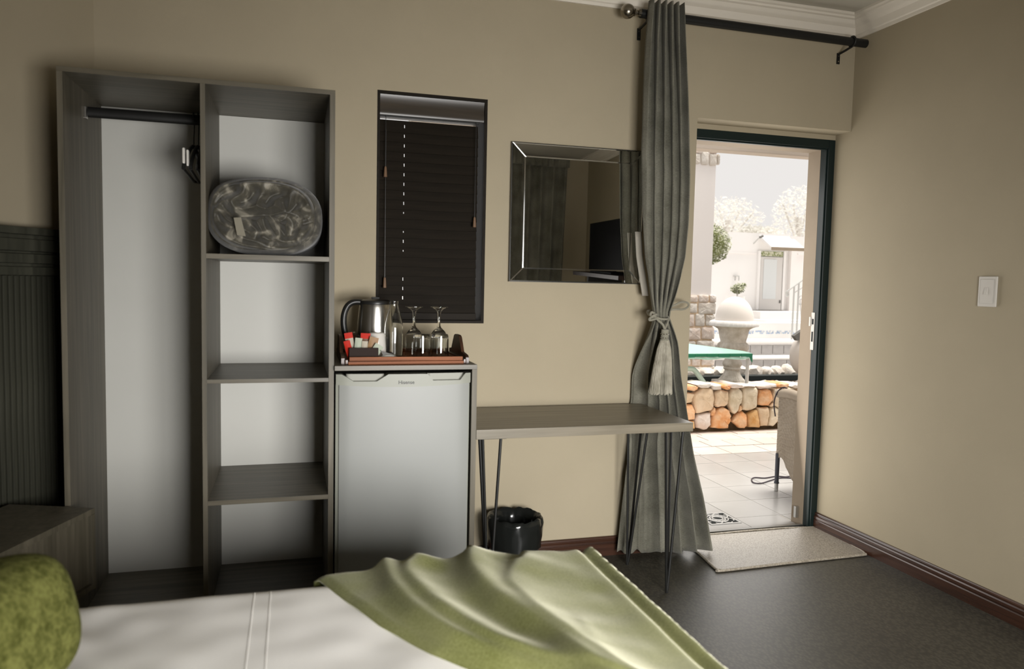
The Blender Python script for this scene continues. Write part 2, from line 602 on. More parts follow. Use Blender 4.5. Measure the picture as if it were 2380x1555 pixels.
# rear window frame
t = obj('window_2', box(B(), WX0, WX0 + 0.05, YB - 0.09, YB - 0.03, WZ0, WZ1, 0.004), M['frame'])
t['kind'] = 'structure'
for a in ((WX1 - 0.05, WX1, WZ0, WZ1), (WX0 + 0.05, WX1 - 0.05, WZ0, WZ0 + 0.05), (WX0 + 0.05, WX1 - 0.05, WZ1 - 0.05, WZ1), (1.66, 1.70, WZ0 + 0.05, WZ1 - 0.05)):
    obj('window_frame', box(B(), a[0], a[1], YB - 0.09, YB - 0.03, a[2], a[3], 0.004), M['frame'], t)

# cornice: the same profile along the back wall and the right wall, mitred
CPROF = [(0, 2.5995), (0.010, 2.5995), (0.012, 2.612), (0.020, 2.616), (0.026, 2.632), (0.032, 2.646), (0.046, 2.654), (0.056, 2.660), (0.066, 2.672), (0.078, 2.676), (0.080, 2.684), (0.092, 2.688), (0.092, ZC), (0, ZC)]


def mould(p0, d0, p1, d1, prof):
    """p0, p1: end points on the wall; d0, d1: direction of the mitre per metre of projection"""
    bm = B()
    a = [bm.verts.new(Vector((p0[0] + d0[0] * d, p0[1] + d0[1] * d, z))) for d, z in prof]
    b = [bm.verts.new(Vector((p1[0] + d1[0] * d, p1[1] + d1[1] * d, z))) for d, z in prof]
    n = len(a)
    for i in range(n):
        bm.faces.new((a[i], a[(i + 1) % n], b[(i + 1) % n], b[i]))
    bm.faces.new(a)
    bm.faces.new(list(reversed(b)))
    return bm


struct('trim_1', mould((0, 0), (0.3, -1), (XR, 0), (-1, -1), CPROF), M['cornice'], 25)
struct('trim_2', mould((XR, 0), (-1, -1), (XR, YB), (-1, 0), CPROF), M['cornice'], 25)
SPROF = [(0, 0), (0.020, 0), (0.020, 0.050), (0.0165, 0.054), (0.0165, 0.058), (0.019, 0.061), (0.018, 0.072), (0.012, 0.077), (0.012, 0.081), (0.015, 0.084), (0.013, 0.0895), (0.009, 0.0925), (0, 0.0925)]
struct('baseboard_back', mould((1.425, 0), (0, -1), (OX0, 0), (0, -1), SPROF), M['skirting'], 25)
struct('baseboard_right', mould((XR, 0.112), (-1, 0), (XR, YB), (-1, 0), SPROF), M['skirting_y'], 25)

# door frame
FY0, FY1 = 0.113, 0.18
bm = B()
box(bm, 3.483, XR, FY0, FY1, 0, 2.112, 0.003)
d1 = struct('door_1', bm, M['frame'])
obj('door_jamb', box(B(), OX0, OX0 + 0.04, FY0, FY1, 0, 2.112, 0.003), M['frame'], d1)
obj('door_head', box(B(), OX0 + 0.04, 3.483, FY0, FY1, 2.068, 2.112, 0.003), M['frame'], d1)
bm = B()
box(bm, 3.476, 3.4835, FY0 + 0.012, FY0 + 0.030, 0, 2.06, 0.002)
obj('door_stop', bm, M['frame'], d1)
bm = B()
box(bm, OX0 + 0.04, 3.476, FY0 + 0.012, FY0 + 0.030, 2.060, 2.0685, 0.002)
obj('door_stop', bm, M['frame'], d1)
obj('threshold', box(B(), OX0, 3.483, 0.172, 0.196, -0.012, 0.006, 0.002), M['alu'], d1)
pl = obj('strike_plate', box(B(), 3.4795, 3.4832, 0.160, 0.186, 0.985, 1.19, 0.001), M['white_plastic'], d1, label='pale strike plate with two dark slots')
obj('latch_slot', box(B(), 3.4785, 3.4798, 0.166, 0.178, 1.125, 1.155), M['void'], pl)
obj('bolt_slot', box(B(), 3.4785, 3.4798, 0.166, 0.178, 1.030, 1.085), M['void'], pl)
obj('lip', box(B(), 3.474, 3.4832, 0.186, 0.198, 1.115, 1.165, 0.001), M['white_plastic'], pl)
obj('floor_bolt', box(B(), 3.462, 3.483, 0.215, 0.235, 0.03, 0.095, 0.003), M['alu'], d1)

# ------------------------------------------------------------------ wardrobe
WY = -0.5315
wd = thing('wardrobe', 'tall open grey-oak wardrobe with hanging bay and four cubbies', 'wardrobe', (0.447, -0.27, 0))
WX = 0.006, 0.0235, 0.4385, 0.4545, 0.868, 0.887
ZT0, ZT1 = 1.9725, 1.9890
for a, b in ((WX[0], WX[1]), (WX[2], WX[3]), (WX[4], WX[5])):
    obj('side_panel', box(B(), a, b, WY, -0.002, 0, ZT0, 0.0008), M['oak_z'], wd)
obj('top_panel', box(B(), WX[0], WX[5], WY, -0.002, ZT0, ZT1, 0.0008), M['oak_x'], wd)
for a, b in ((WX[1], WX[2]), (WX[3], WX[4])):
    obj('base_panel', box(B(), a, b, WY + 0.002, -0.012, 0.085, 0.1034, 0.0008), M['oak_x'], wd)
    obj('plinth', box(B(), a, b, WY + 0.04, WY + 0.058, 0, 0.085), M['oak_x'], wd)
    obj('back_panel', box(B(), a, b, -0.012, -0.004, 0.02, ZT0 - 0.001), M['white_board'], wd, label='white back board')
for z0, z1 in ((1.3811, 1.3984), (0.9446, 0.9592), (0.5094, 0.5263)):
    obj('shelf', box(B(), WX[3], WX[4], WY + 0.001, -0.012, z0, z1, 0.0008), M['oak_x'], wd)
bm = B()
RZ, RY = 1.897, -0.27
for k in range(2):
    pass
tube(bm, [(WX[1] + 0.012, RY, RZ), (WX[2] - 0.008, RY, RZ)], 0.019, 14)
for v in bm.verts:
    v.co.y = RY + (v.co.y - RY) * 0.5
obj('hanging_rail', bm, M['black_metal'], wd, label='black oval hanging rail')
for a in (WX[1], WX[2] - 0.010):
    obj('rail_bracket', box(B(), a, a + 0.010, RY - 0.014, RY + 0.014, RZ - 0.024, RZ + 0.018, 0.002), M['steel'], wd)


def hanger(x, m, name, lab, tilt):
    h = thing('clothes_hanger', lab, 'hanger', (x, RY, RZ - 0.2))
    bm = B()
    cz = RZ + 0.003
    pts = [(x, RY + 0.024 * math.cos(a), cz + 0.024 * math.sin(a)) for a in [PI * 1.15 - k * PI * 1.2 / 10 for k in range(11)]]
    pts = [(p[0], p[1], p[2]) for p in pts] + [(x, RY + 0.012, cz - 0.045), (x, RY, cz - 0.07), (x, RY, cz - 0.105)]
    tube(bm, smooth_path(pts, 3), 0.002, 6)
    obj('hook', bm, M['chrome'] if name == 'w' else M['black_metal'], h)
    bm = B()
    z0 = cz - 0.105
    t = math.sin(tilt)
    arm = [(x - 0.21 * t, RY - 0.205, z0 - 0.105), (x - 0.2 * t, RY - 0.19, z0 - 0.085), (x - 0.1 * t, RY - 0.1, z0 - 0.03), (x, RY, z0 + 0.004), (x + 0.1 * t, RY + 0.1, z0 - 0.03), (x + 0.2 * t, RY + 0.19, z0 - 0.085), (x + 0.21 * t, RY + 0.205, z0 - 0.105)]
    tube(bm, smooth_path(arm, 5), 0.007, 8)
    obj('shoulder', bm, m, h)
    bm = B()
    tube(bm, [arm[0], (x, RY, z0 - 0.125), arm[-1]], 0.005, 8)
    obj('trouser_bar', bm, m, h)
    return h


hg = 'black hangers at the right end of the wardrobe rail'
hanger(0.388, M['black_plastic'], 'b', 'black plastic hanger at the left of the bunch on the rail', 0.05)
hanger(0.404, M['black_plastic'], 'b', 'black plastic hanger in the middle of the bunch on the rail', 0.02)
h3 = hanger(0.420, M['black_plastic'], 'b', 'black plastic hanger on the rail nearest the wardrobe divider', -0.02)
cl = at(433, 362, y=-0.47)
bm = B()
box(bm, cl.x - 0.012, cl.x - 0.003, cl.y - 0.012, cl.y + 0.012, cl.z - 0.028, cl.z + 0.026, 0.004)
box(bm, cl.x + 0.001, cl.x + 0.009, cl.y - 0.012, cl.y + 0.012, cl.z - 0.036, cl.z + 0.020, 0.004)
glint = obj('hanger_clip', bm, M['ceramic'], bpy.data.objects['clothes_hanger'], label='white clip on the hanger arm')  # shine on a hanger's end, built as two white blocks

# rolled plush blanket in the top cubby
BC = Vector((0.655, 0, 1.3992))
bl = thing('blanket', 'rolled shiny grey plush blanket in the top cubby', 'blanket', (0.655, -0.30, 1.3990))


def blanket_outline(a):
    # flattened roll, heavier at the lower left
    w, h = 0.200, 0.140
    c, s = math.cos(a), math.sin(a)
    e = 2.0 / 2.5
    x = w * math.copysign(abs(c) ** e, c)
    z = h * math.copysign(abs(s) ** e, s)
    return x, z


BCRE = []
for pts in ([(540, 503), (575, 501), (610, 499), (632, 498), (660, 492), (668, 494)], [(626, 499), (640, 515), (652, 532), (662, 546)],
            [(668, 494), (678, 488), (690, 474)], [(668, 494), (684, 497), (699, 504), (716, 500)], [(666, 492), (660, 480), (657, 470)], [(668, 495), (662, 508), (654, 512)],
            [(504, 498), (512, 515), (530, 526), (542, 528), (548, 541), (566, 553), (600, 562), (636, 574), (668, 578), (702, 573), (726, 552), (736, 520)],
            [(540, 503), (524, 488), (516, 476)], [(598, 560), (620, 573), (650, 578)], [(500, 470), (516, 452), (545, 441)], [(672, 506), (680, 520), (676, 545)], [(705, 520), (722, 514), (733, 500)],
            [(560, 470), (578, 462), (590, 446)], [(618, 470), (630, 455), (648, 448)], [(580, 520), (596, 535), (592, 552)], [(610, 508), (616, 528), (628, 545)]):
    w3 = [at(u, v, y=-0.50) for u, v in pts]
    BCRE.append(smooth_path([(p.x, p.z, 0) for p in w3], 5))


def wrinkle(x, z):
    """puffy cloth between creases: depth grows with the distance from the nearest crease"""
    best = 1e9
    for path in BCRE:
        for a, b in zip(path, path[1:]):
            dx, dz = b.x - a.x, b.y - a.y
            L2 = dx * dx + dz * dz
            k = max(0.0, min(1.0, ((x - a.x) * dx + (z - a.y) * dz) / L2)) if L2 > 0 else 0
            q = (x - a.x - dx * k) ** 2 + (z - a.y - dz * k) ** 2
            if q < best:
                best = q
    d = math.sqrt(best)
    n_ = noise.noise(Vector((x * 13, z * 13, 2.0))) * 0.014
    return 0.050 * (1 - math.exp(-(d / 0.024) ** 1.5)) + n_


bm = B()
NA = 144
YF, YK = -0.475, -0.075
rings = []
for j in range(15):                       # body from back to front
    tt = j / 14
    sc = 1.0
    if tt < 0.18:
        sc = math.sin((tt / 0.18) * PI / 2) * 0.6 + 0.4
    if tt > 0.88:
        sc = 1 - 0.10 * ((tt - 0.88) / 0.12) ** 2
    y = YK + (YF - YK) * tt
    ring = []
    for k in range(NA):
        a = 2 * PI * k / NA
        x, z = blanket_outline(a)
        d = 1 + 0.03 * noise.noise(Vector((x * 9, z * 9, y * 7)))
        dx = 0.022 * (1 - tt)             # the back end leans right, as seen past the front
        ring.append(bm.verts.new((BC.x - 0.012 + dx + x * sc * d, y, BC.z + 0.1415 + z * sc * d)))
    rings.append(ring)
for j in range(1, 41):                    # front face with crumpled rolled folds
    f = 1 - j / 41
    ring = []
    for k in range(NA):
        a = 2 * PI * k / NA
        x, z = blanket_outline(a)
        x *= 0.9 * f
        z *= 0.9 * f
        bul = 0.030 * (1 - f ** 4) ** 0.5
        xx, zz = BC.x - 0.012 + x, BC.z + 0.1415 + z
        ring.append(bm.verts.new((xx, YF - bul * 0.4 - wrinkle(xx, zz) * ss(0.0, 0.12, 1 - f) + 0.012, zz)))
    rings.append(ring)
for a, b in zip(rings, rings[1:]):
    for k in range(NA):
        bm.faces.new((a[k], a[(k + 1) % NA], b[(k + 1) % NA], b[k]))
bm.faces.new(rings[0])
bm.faces.new(rings[-1])
for v in bm.verts:
    v.co.z = max(v.co.z, 1.3990)
obj('roll', bm, M['plush'], bl, 80)
bm = B()
la = [at(543, 506, y=-0.515), at(560, 505, y=-0.515), at(571, 549, y=-0.521), at(551, 546, y=-0.521)]
prism(bm, la, (0, 0.003, 0))
obj('sewn_label', bm, M['label_cloth'], bl, label='pale fabric label')

# ------------------------------------------------------------------ fridge cabinet, fridge
fc = thing('fridge_cabinet', 'grey-oak cabinet housing the small fridge beside the wardrobe', 'cabinet', (1.15, -0.28, 0))
CX1 = 1.4195
CY = -0.552
obj('side_panel', box(B(), 1.3995, CX1, CY, -0.022, 0, 0.987, 0.0008), M['oak_z'], fc)
obj('top_panel', box(B(), 0.8885, CX1, CY, -0.002, 0.987, 1.0045, 0.0008), M['oak_x'], fc)
fr = thing('fridge', 'silver bar fridge with grey handle strip under the drinks tray', 'fridge', (1.145, -0.3, 0))
obj('fridge_body', box(B(), 0.897, 1.388, -0.510, -0.06, 0.02, 0.955, 0.004), M['fridge_side'], fr)
for px in (0.92, 1.37):
    for py in (-0.48, -0.1):
        obj('foot', lathe(B(), [(0.016, 0), (0.016, 0.021)], px, py, 10), M['black_plastic'], fr)


def bow(x):                                # the door bows out slightly across its width
    s = (x - 1.1425) / 0.25
    return -0.012 * (1 - s * s)


def front_sheet(x0, x1, zlo, zhi, yb, thick, bev=0.006):
    """a slab with a bowed front; zlo and zhi are functions of x"""
    bm = B()
    n = 24
    F, Bk = [], []
    for i in range(n + 1):
        x = x0 + (x1 - x0) * i / n
        e = 0.006 * max(0, 1 - min(i, n - i) / 1.2)
        yf = yb - thick + bow(x) + e
        F.append((bm.verts.new((x, yf, zlo(x))), bm.verts.new((x, yf, zhi(x)))))
        Bk.append((bm.verts.new((x, yb, zlo(x))), bm.verts.new((x, yb, zhi(x)))))
    for i in range(n):
        bm.faces.new((F[i][0], F[i + 1][0], F[i + 1][1], F[i][1]))
        bm.faces.new((Bk[i + 1][0], Bk[i][0], Bk[i][1], Bk[i + 1][1]))
        bm.faces.new((F[i][1], F[i + 1][1], Bk[i + 1][1], Bk[i][1]))
        bm.faces.new((F[i + 1][0], F[i][0], Bk[i][0], Bk[i + 1][0]))
    bm.faces.new((F[0][0], F[0][1], Bk[0][1], Bk[0][0]))
    bm.faces.new((F[n][1], F[n][0], Bk[n][0], Bk[n][1]))
    return bm


FX0, FX1 = 0.893, 1.394
arc = lambda x: 0.936 - 0.010 * (1 - ((x - 1.1425) / 0.25) ** 2)
dr = obj('door', front_sheet(FX0 + 0.012, FX1 - 0.006, lambda x: 0.045, lambda x: arc(x), -0.512, 0.040), M['fridge'], fr, 50)
obj('door_edge', front_sheet(FX0, FX1, lambda x: 0.042, lambda x: arc(x), -0.511, 0.030), M['grey_plastic'], fr, 50)
# handle strip with two finger recesses: bands between the recess outlines
hs = obj('handle_strip', front_sheet(FX0, FX1, lambda x: arc(x), lambda x: 0.944 + 0.000 * x, -0.511, 0.043), M['grey_plastic'], dr, 50, label='grey plastic handle strip')


def recess_top(x):
    d1 = min(x - 0.925, 1.070 - x)
    d2 = min(x - 1.225, 1.372 - x)
    d = max(d1, d2)
    return 0.974 - 0.026 * (ss(0.0, 0.02, d) if d > 0 else 0)


obj('handle_lip', front_sheet(FX0, FX1, lambda x: 0.944, recess_top, -0.511, 0.044), M['grey_plastic'], dr, 50)
obj('grip_recess', front_sheet(0.930, 1.068, lambda x: 0.944, lambda x: 0.973, -0.511, 0.022), M['recess'], dr, 50)
obj('grip_recess', front_sheet(1.230, 1.370, lambda x: 0.944, lambda x: 0.973, -0.511, 0.022), M['recess'], dr, 50)


def text(body, size, M4, m, parent, name, ext=0.0004):
    cu = bpy.data.curves.new(name, 'FONT')
    cu.body = body
    cu.size = size
    cu.extrude = ext
    cu.align_x = 'CENTER'
    cu.offset = 0.00015
    tmp = bpy.data.objects.new(name + '_tmp', cu)
    COL.objects.link(tmp)
    me = bpy.data.meshes.new_from_object(tmp.evaluated_get(bpy.context.evaluated_depsgraph_get()))
    bpy.data.objects.remove(tmp)
    me.transform(M4)
    bm = B()
    bm.from_mesh(me)
    return obj(name, bm, m, parent, 0)


text('Hisense', 0.019, Matrix.Translation((1.147, -0.511 - 0.043 - 0.0132, 0.9372)) @ Matrix.Rotation(PI / 2, 4, 'X'), M['ink'], dr, 'brand_lettering')

# ------------------------------------------------------------------ tray and what stands on it
TZ = 1.0046
tx0, tx1, ty0, ty1 = 0.943, 1.371, -0.512, -0.150
tr = thing('serving_tray', 'two-tone wooden serving tray with upright end handles on the fridge cabinet', 'tray', (1.157, -0.33, TZ))
obj('tray_base', box(B(), tx0 - 0.004, tx1 + 0.004, ty0 - 0.002, ty1, TZ, TZ + 0.012, 0.002), M['tray_wood'], tr)
obj('front_rail', box(B(), tx0, tx1, ty0, ty0 + 0.014, TZ + 0.013, TZ + 0.028, 0.002), M['tray_wood'], tr)
obj('back_rail', box(B(), tx0, tx1, ty1 - 0.014, ty1, TZ + 0.012, TZ + 0.028, 0.002), M['tray_wood'], tr)
for s, x in ((-1, tx0), (1, tx1)):
    bm = B()
    yc = (ty0 + ty1) / 2 + 0.02
    prof = [(ty0 + 0.016, 0.0), (ty0 + 0.016, 0.022), (ty0 + 0.03, 0.030), (yc - 0.10, 0.036), (yc - 0.075, 0.066), (yc - 0.05, 0.092), (yc - 0.03, 0.098), (yc + 0.03, 0.098), (yc + 0.05, 0.092), (yc + 0.075, 0.066), (yc + 0.10, 0.036), (ty1 - 0.016, 0.030), (ty1 - 0.016, 0.0)]
    prism(bm, [Vector((x + s * 0.016 if s > 0 else x - 0.028, y, TZ + 0.0 + z)) for y, z in prof], (0.012, 0, 0))
    obj('end_handle', bm, M['tray_dark'], tr, 30)
    bm = B()
    box(bm, (x + 0.004) if s > 0 else (x - 0.016), (x + 0.016) if s > 0 else (x - 0.004), ty0 + 0.004, ty1, TZ, TZ + 0.018, 0.003)
    obj('end_rail', bm, M['tray_dark'], tr)
ZT = TZ + 0.0125

# kettle
kx, ky = 1.066, -0.225
kt = thing('kettle', 'brushed steel electric kettle with black handle and lid on the tray', 'kettle', (kx, ky, ZT))
obj('kettle_base', lathe(B(), [(0.074, 0), (0.078, 0.004), (0.078, 0.016), (0.072, 0.020)], kx, ky, 40, ZT), M['black_plastic'], kt)
obj('kettle_body', lathe(B(), [(0.072, 0.020), (0.0745, 0.024), (0.0735, 0.08), (0.070, 0.14), (0.065, 0.190), (0.062, 0.203)], kx, ky, 48, ZT), M['steel'], kt)
lid = obj('kettle_lid', lathe(B(), [(0.0635, 0.2035), (0.065, 0.209), (0.062, 0.217), (0.050, 0.222), (0.02, 0.225), (0.012, 0.2265)], kx, ky, 40, ZT), M['black_plastic'], kt)
obj('lid_knob', box(B(), kx - 0.016, kx + 0.016, ky - 0.012, ky + 0.012, ZT + 0.2255, ZT + 0.232, 0.003), M['black_plastic'], lid)
bm = B()
hp = [(kx - 0.050, ky, ZT + 0.210), (kx - 0.083, ky, ZT + 0.211), (kx - 0.108, ky - 0.002, ZT + 0.198), (kx - 0.123, ky - 0.004, ZT + 0.168), (kx - 0.127, ky - 0.004, ZT + 0.130), (kx - 0.121, ky - 0.004, ZT + 0.088), (kx - 0.108, ky - 0.002, ZT + 0.052), (kx - 0.088, ky, ZT + 0.034), (kx - 0.068, ky, ZT + 0.032)]
tube(bm, smooth_path(hp, 5), 0.0125, 12)
for v in bm.verts:
    v.co.y = ky + (v.co.y - ky) * 1.25
obj('kettle_handle', bm, M['black_plastic'], kt)
bm = B()
sp = [Vector((kx + 0.058, ky - 0.026, ZT + 0.203)), Vector((kx + 0.092, ky - 0.008, ZT + 0.205)), Vector((kx + 0.092, ky + 0.008, ZT + 0.205)), Vector((kx + 0.058, ky + 0.026, ZT + 0.203))]
lo = [Vector((kx + 0.064, ky - 0.018, ZT + 0.140)), Vector((kx + 0.068, ky - 0.004, ZT + 0.150)), Vector((kx + 0.068, ky + 0.004, ZT + 0.150)), Vector((kx + 0.064, ky + 0.018, ZT + 0.140))]
a = [bm.verts.new(p) for p in sp]
b = [bm.verts.new(p) for p in lo]
for i in range(4):
    bm.faces.new((a[i], a[(i + 1) % 4], b[(i + 1) % 4], b[i]))
bm.faces.new(a)
bm.faces.new(b)
obj('kettle_spout', bm, M['steel'], kt)


def shell(prof_out, th, cx, cy, z0, n=40):
    """thin-walled glass: outer profile bottom to top, inner profile offset by th"""
    inner = [(max(r - th, 0.0005), z if i else z + th * 2.0) for i, (r, z) in enumerate(prof_out)]
    return lathe(B(), prof_out + inner[::-1], cx, cy, n, z0)


# carafe
gx, gy = 1.128, -0.335
bo = thing('glass_carafe', 'clear glass milk bottle with narrow neck beside the kettle', 'bottle', (gx, gy, ZT))
obj('bottle_glass', shell([(0.033, 0), (0.036, 0.005), (0.0365, 0.06), (0.0365, 0.115), (0.034, 0.135), (0.027, 0.165), (0.0195, 0.190), (0.0165, 0.205), (0.0185, 0.213), (0.0185, 0.220)], 0.0026, gx, gy, ZT), M['glass'], bo, 60)


def wine(x, y, lab):
    w = thing('wine_glass', lab, 'glass', (x, y, ZT))
    # standing upside down on its rim: bowl, stem, foot on top
    prof = [(0.0355, 0), (0.0385, 0.03), (0.0395, 0.055), (0.036, 0.080), (0.024, 0.098), (0.010, 0.112)]
    inner = [(r - 0.0016, z) for r, z in prof[:-1]] + [(0.0015, 0.105)]
    obj('bowl', lathe(B(), inner[::-1] + prof, x, y, 36, ZT, cap=False), M['glass'], w, 60)
    obj('stem', lathe(B(), [(0.0095, 0.1122), (0.0062, 0.122), (0.0048, 0.140), (0.0052, 0.158), (0.0066, 0.172), (0.0085, 0.1795)], x, y, 20, ZT), M['glass'], w, 60)
    obj('foot', lathe(B(), [(0.0088, 0.1798), (0.018, 0.189), (0.030, 0.1945), (0.0365, 0.1958), (0.0365, 0.1975), (0.004, 0.1985)], x, y, 36, ZT), M['glass'], w, 60)


wine(1.214, -0.300, 'left upside-down wine glass standing behind a tumbler on the tray')
wine(1.316, -0.300, 'right upside-down wine glass near the tray end handle')


def tumbler(x, y, lab):
    o = obj('tumbler', lathe(B(), [(0.029, 0.088), (0.034, 0.0)][::-1] + [(0.0325, 0.092), (0.0325, 0.092)][:0] + [(0.0325, 0.092), (0.0295, 0.0945)] + [(0.0005, 0.0945)], x, y, 36, ZT, cap=False), M['glass'], None, 50, loc=(x, y, ZT)) if False else None
    prof = [(0.0355, 0), (0.0345, 0.03), (0.0335, 0.085), (0.0315, 0.092), (0.006, 0.0935)]
    inner = [(0.004, 0.080), (0.0295, 0.079), (0.0312, 0.072), (0.0325, 0.03), (0.0335, 0.0)]
    o = obj('tumbler', lathe(B(), inner + prof, x, y, 40, ZT, cap=True), M['glass'], None, 50, loc=(x, y, ZT))
    tag(o, lab, 'glass')


tumbler(1.232, -0.385, 'upside-down tumbler in front of the left wine glass')
tumbler(1.305, -0.385, 'upside-down tumbler in front of the right wine glass')
# mug
mx, my = 1.056, -0.385
mg = thing('mug', 'plain white ceramic mug upside down behind the sachet box', 'mug', (mx, my, ZT))
obj('mug_body', lathe(B(), [(0.036, 0), (0.0365, 0.01), (0.0345, 0.05), (0.0315, 0.092), (0.028, 0.098), (0.004, 0.0985)], mx, my, 40, ZT), M['ceramic'], mg, 60)
bm = B()
tube(bm, smooth_path([(mx + 0.01, my + 0.032, ZT + 0.075), (mx + 0.012, my + 0.056, ZT + 0.070), (mx + 0.012, my + 0.060, ZT + 0.045), (mx + 0.011, my + 0.034, ZT + 0.025)], 5), 0.005, 8)
obj('mug_handle', bm, M['ceramic'], mg)
# sachet box
sx0, sx1, sy0, sy1 = 0.944, 1.052, -0.488, -0.425
sb = thing('sachet_box', 'dark brown open box holding tea and sugar sachets on the tray', 'box', ((sx0 + sx1) / 2, -0.455, ZT))
for a in ((sx0, sx1, sy0, sy0 + 0.005), (sx0, sx1, sy1 - 0.005, sy1), (sx0, sx0 + 0.005, sy0 + 0.005, sy1 - 0.005), (sx1 - 0.005, sx1, sy0 + 0.005, sy1 - 0.005)):
    obj('box_side', box(B(), *a, ZT, ZT + 0.047, 0.0012), M['box_brown'], sb)
obj('divider', box(B(), 0.989, 0.993, sy0 + 0.005, sy1 - 0.005, ZT, ZT + 0.044), M['box_brown'], sb)
obj('box_floor', box(B(), sx0 + 0.005, sx1 - 0.005, sy0 + 0.005, sy1 - 0.005, ZT, ZT + 0.003), M['box_brown'], sb)
SG = 'sachets in the brown box'


def sachet(x, y, z, w, h, lean, roll, m, lab, band=None):
    mt = Matrix.Translation((x, y, z)) @ Matrix.Rotation(roll, 4, 'Y') @ Matrix.Rotation(lean, 4, 'X')
    bm = B()
    n = 6

    def f(s, t):
        bul = 0.004 * math.sin(PI * s) * math.sin(PI * t)
        return mt @ Vector(((s - 0.5) * w, -bul, t * h))

    def g(s, t):
        bul = 0.004 * math.sin(PI * s) * math.sin(PI * t)
        return mt @ Vector(((0.5 - s) * w, bul + 0.0006, t * h))
    grid(bm, f, n, n)
    grid(bm, g, n, n)
    o = obj('sachet', bm, m, None, 80, loc=(x, y, z))
    tag(o, lab, 'sachet', SG)
    if band:
        bm = B()

        def q(s, t):
            tt = 0.78 + 0.22 * t
            return mt @ Vector(((s - 0.5) * w * 1.01, -0.004 * math.sin(PI * s) * math.sin(PI * tt) - 0.0006, tt * h))
        grid(bm, q, 4, 2)
        obj('printed_band', bm, band, o, 80)


sachet(0.960, -0.440, ZT + 0.005, 0.030, 0.098, 0.05, -0.18, M['cream'], 'cream sachet with a red top at the left of the box', M['red'])
sachet(0.953, -0.458, ZT + 0.005, 0.024, 0.070, 0.1, -0.25, M['red'], 'small red sachet lowest at the left of the box')
sachet(0.974, -0.462, ZT + 0.005, 0.026, 0.078, -0.05, 0.10, M['mint'], 'pale green sachet beside the red ones in the box')
sachet(1.004, -0.438, ZT + 0.005, 0.036, 0.094, 0.0, 0.05, M['brown'], 'brown sachet with a red band in the middle of the box', M['red'])
sachet(1.022, -0.452, ZT + 0.005, 0.034, 0.082, 0.05, 0.22, M['tan'], 'tan sachet leaning right in the box')
sachet(1.000, -0.464, ZT + 0.005, 0.022, 0.066, 0.0, 0.06, M['cream'], 'narrow cream stick sachet in front of the brown one')
sachet(1.028, -0.470, ZT + 0.008, 0.034, 0.058, 0.1, 0.55, M['mint'], 'pale green sachet tilted at the right front of the box')
# clear pouch left of the box, wrapped sweet, white soap
bm = B()
lathe(bm, [(0.004, 0), (0.026, 0.004), (0.036, 0.03), (0.034, 0.06), (0.022, 0.085), (0.006, 0.098)], 0.935 + 0.035, -0.345, 18, ZT, fn=lambda i, a, r: r * (1 + 0.12 * math.sin(3 * a + i)))
tag(obj('clear_pouch', bm, M['glass'], None, 80, loc=(0.970, -0.345, ZT)), 'puffed clear plastic pouch behind the sachet box', 'pouch')
bm = B()
wx, wy = 1.092, -0.478
lathe(bm, [(0.002, 0), (0.016, 0.003), (0.020, 0.010), (0.014, 0.018), (0.003, 0.022)], wx, wy, 14, ZT, fn=lambda i, a, r: r * (1.25 + 0.45 * math.cos(2 * a) + 0.1 * math.sin(5 * a)))
wr = tag(obj('wrapped_mint', bm, M['foil'], None, 60, loc=(wx, wy, ZT)), 'clear wrapped mint between the sachet box and soap', 'sweet')
bm = B()
prism(bm, [Vector((wx - 0.020, wy, ZT + 0.016)), Vector((wx - 0.034, wy - 0.004, ZT + 0.040)), Vector((wx - 0.026, wy + 0.004, ZT + 0.034)), Vector((wx + 0.02, wy + 0.006, ZT + 0.020))], (0, 0.003, 0))
obj('wrapper_twist', bm, M['slate'], wr)
tag(obj('soap_bar', box(B(), 1.112, 1.166, -0.492, -0.462, ZT, ZT + 0.012, 0.003), M['ceramic'], loc=(1.139, -0.477, ZT)), 'small flat white wrapped soap at the front of the tray', 'soap')

# ------------------------------------------------------------------ window with wooden blind
w1 = obj('window_1', box(B(), BX0, BX0 + 0.012, 0.002, 0.175, BZ0, BZ1), M['blind'])
w1['kind'] = 'structure'
for a in ((BX1 - 0.012, BX1, BZ0, BZ1), (BX0 + 0.012, BX1 - 0.012, BZ0, BZ0 + 0.012), (BX0 + 0.012, BX1 - 0.012, BZ1 - 0.012, BZ1)):
    obj('window_reveal', box(B(), a[0], a[1], 0.002, 0.175, a[2], a[3]), M['blind'], w1)
obj('pane', box(B(), BX0 + 0.012, BX1 - 0.012, 0.148, 0.152, BZ0 + 0.012, BZ1 - 0.012), M['pane'], w1)
vb = thing('venetian_blind', 'dark brown wooden venetian blind closed over the small window', 'blind', ((BX0 + BX1) / 2, 0.06, BZ0 + 0.01))
vx0, vx1 = BX0 + 0.014, BX1 - 0.030
bm = B()
vp = [(0.012, BZ1 - 0.100), (0.008, BZ1 - 0.088), (0.012, BZ1 - 0.06), (0.010, BZ1 - 0.030), (0.006, BZ1 - 0.014), (0.024, BZ1 - 0.014), (0.024, BZ1 - 0.100)]
prism(bm, [Vector((BX0 + 0.013, y, z)) for y, z in vp], (BX1 - BX0 - 0.026, 0, 0))
obj('valance', bm, M['valance'], vb, 50, label='wider polished brown valance board')
obj('head_rail', box(B(), vx0, vx1, 0.03, 0.075, BZ1 - 0.105, BZ1 - 0.055, 0.002), M['black_metal'], vb)
NS = 20
zt_, zb_ = BZ1 - 0.118, BZ0 + 0.045
pitch = (zt_ - zb_) / NS
slots = {0, 1, 2, 3, 4, 5, 6, 7, 8, 11, 12, 13, 16, 17, 18}
small = {9, 13, 11}
hx = at(939, 420, y=0.05).x


